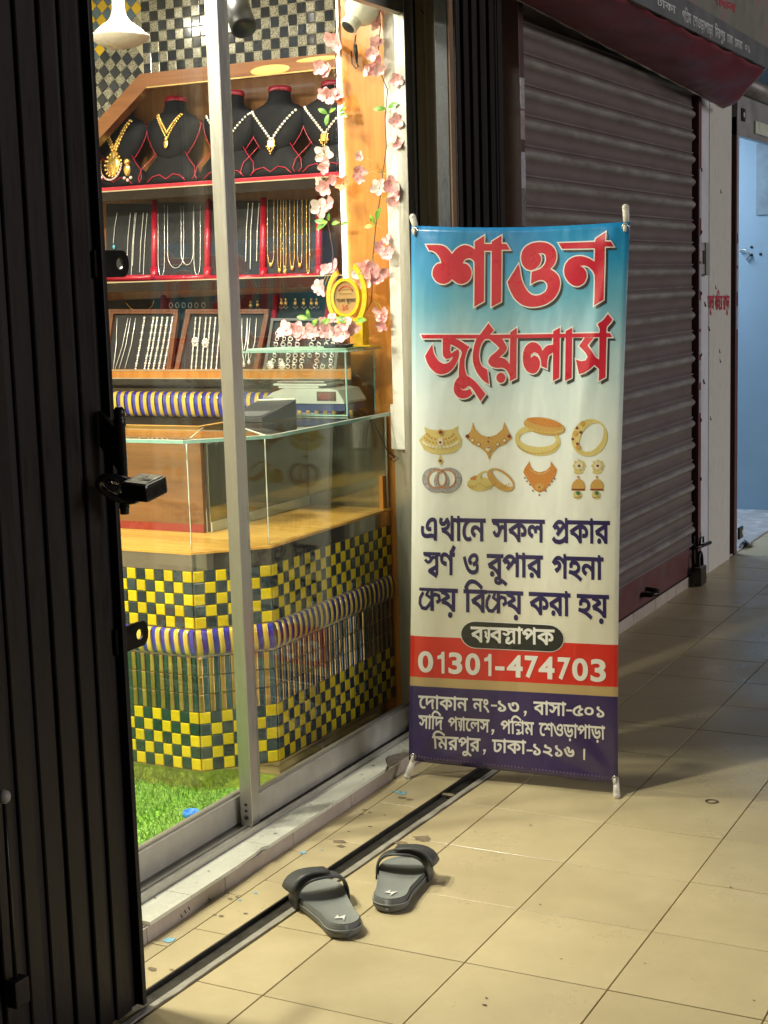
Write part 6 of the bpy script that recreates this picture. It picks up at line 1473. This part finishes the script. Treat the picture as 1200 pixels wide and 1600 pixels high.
# ================================================================== grey pillar and the blue shop beyond
m_pil = M('grey_plaster', (.56, .54, .50), .8, var=.16, scale=9, bump=.25, bscale=70, col2=(.40, .38, .35), mixs=(.52, .72), stretch=(3, 3, 1)); m_pil2 = M('bluish_grey_plaster', (.56, .56, .60), .8, var=.14, scale=9, bump=.2)
pil = thing('pillar', (-.1, 4.3, 0), 'grey plastered pillar with red brush writing beside the shutter', 'pillar')
MB().box((-.4, 4.208, -.011), (.033, 4.60, 2.6), .006).build('pillar_body', m_pil, pil); MB().box((-.4, 4.012, -.011), (.030, 4.2075, 2.6), .004).build('pillar_edge', m_pil2, pil)
PX = lambda x, y: onX(x, y, .0345)
text_px('painted_words', 'জুতা', PX, (1107, 463), (1116, 463), 20, m_rpaint, pil, .03); text_px('painted_words', 'বািহের', PX, (1117, 463), (1129, 463), 20, m_rpaint, pil, .03); text_px('painted_words', 'রাখুন', PX, (1130, 463), (1140, 463), 20, m_rpaint, pil, .03)
p = onX(1102, 402, .045); sw = thing('switch_box', (.034, p.y, p.z), 'small grey switch box on the grey pillar', 'switch')
MB().box((.0305, p.y-.06, p.z-.075), (.046, p.y-.012, p.z+.065), .003).build('cover', m_alu_in, sw); MB().box((.0305, p.y-.008, p.z-.08), (.052, p.y+.055, p.z+.065), .004).build('cover', M('grey_switch_plate', (.28, .29, .27), .4), sw); MB().box((.0465, p.y-.05, p.z-.03), (.05, p.y-.022, p.z+.03), .001).build('rocker', m_rubber, sw)
for x, y in ((1118, 445), (1102, 472), (1108, 510), (1125, 560), (1124, 545), (1100, 593), (1110, 650), (1126, 295), (1094, 182)): q = PX(x, y); MB().tube([q-Vector((.004, 0, 0)), q+Vector((.0006, .01, -.02))], .0035, 5).build('scratch', m_ink, pil)
bsn = thing('blue_shop', (-.6, 5.4, 0), 'open shop with pale blue walls lit by cool light', 'shop')
m_bluew = M('pale_blue_paint', (.32, .45, .56), .6, var=.08, scale=3, bump=.05); m_dust = M('dusty_concrete', (.42, .42, .43), .9, var=.25, scale=7, col2=(.55, .56, .58), mixs=(.5, .65), bump=.2)
MB().box((-2.4, 6.16, -.01), (.30, 6.26, 3.0)).build('wall', m_bluew, bsn); MB().box((-2.5, 4.62, -.01), (-2.4, 6.16, 3.0)).build('wall', m_bluew, bsn); MB().box((-2.4, 4.62, 2.45), (-.05, 6.16, 2.52)).build('ceiling', m_bluew, bsn); MB().box((-2.4, 4.602, -.01), (-.02, 4.62, 2.5)).build('wall', m_bluew, bsn)
MB().box((-2.4, 4.62, -.01), (.022, 6.16, .006)).build('floor_slab', m_dust, bsn)
a = onY(1182, 225, 6.155); b = onY(1205, 335, 6.155); MB().box((a.x, 6.153, b.z), (b.x+.05, 6.1597, a.z)).build('grey_patch', M('scraped_patch', (.26, .33, .38), .7, var=.3, scale=9), bsn)
for x, y in ((1174, 386), (1174, 398), (1188, 397)): q = onY(x, y, 6.156); MB().tube([q, q+Vector((0, .005, 0))], .008, 8).build('nail_hole', m_rubber, bsn)
q = onY(1164, 398, 6.15); MB().tube([q+Vector((-.03, 0, .02)), q+Vector((0, -.01, .03)), q+Vector((.03, -.01, 0)), q+Vector((.01, 0, -.03))], .006, 6).build('wall_hook', m_alu_in, bsn)
MB().box((-.035, 4.602, -.01), (-.015, 4.70, 2.4)).build('dark_gap_strip', m_gate, bsn)  # black strip paints the shade of the recess beside the pillar
fp = MB().box((.0, 4.70, -.01), (.03, 4.752, 2.12), .002).build('guide_rail', m_maroon, bsn)
for y0, y1 in ((195, 365), (380, 415), (420, 456), (478, 514)):
    a = onX(1156, y0, .032); b = onX(1156, y1, .032); MB().box((.0303, 4.712, b.z), (.0315, 4.748, a.z)).build('sticker', m_stk, fp)
z = onX(1160, 180, .03).z; MB().box((.0, 4.70, z-.10), (.035, 6.15, z+.09), .004).build('shutter_box', M('galvanised_box', (.34, .33, .34), .4, metal=.4, var=.2, scale=8), bsn); MB().tube([(.02, 4.70, z+.14), (.02, 6.15, z+.14)], .05, 16).build('rolled_shutter', m_shut, bsn)
MB().box((.0355, 4.76, z-.03), (.040, 4.83, z+.03), .002).build('lock_plate', m_iron, bsn); MB().tube([(.040, 4.80, z), (.042, 4.80, z)], .014, 10).build('plate_hole', m_seal, bsn); MB().box((.0355, 5.02, z-.07), (.045, 5.3, z-.01), .002).build('white_clip', m_seal, bsn)
p = onX(1162, 832, .02); MB().box((.0, p.y-.05, p.z-.03), (.012, p.y+.03, p.z+.03), .004).build('lock_plate', m_iron, bsn); MB().tube([(.012, p.y+.006, p.z), (.014, p.y+.006, p.z)], .014, 10).build('plate_hole', m_seal, bsn)
rb_ = [onZ(x, y, .02) for x, y in ((1157, 852), (1162, 845), (1172, 850), (1180, 848))]
MB().tube([Vector((q.x, q.y, .012)) for q in rb_], [.01, .018, .014, .006], 8).build('plaster_rubble', m_dust, bsn)
ld = bpy.data.lights.new('cool_tube_light', 'AREA'); ld.shape = 'RECTANGLE'; ld.size = .08; ld.size_y = 1.0; ld.energy = 26; ld.color = (.74, .87, 1)
lo = bpy.data.objects.new('cool_tube_light', ld); COL.objects.link(lo); lo.location = (-.9, 5.4, 2.38); lo.parent = bsn; lo.matrix_parent_inverse = base_mat(bsn).inverted()
MB().box((-.93, 4.9, 2.41), (-.87, 5.9, 2.445)).build('tube_lamp', M('lit_cool_tube', (1, 1, 1), .4, emit=(.8, .9, 1), estr=8), bsn)
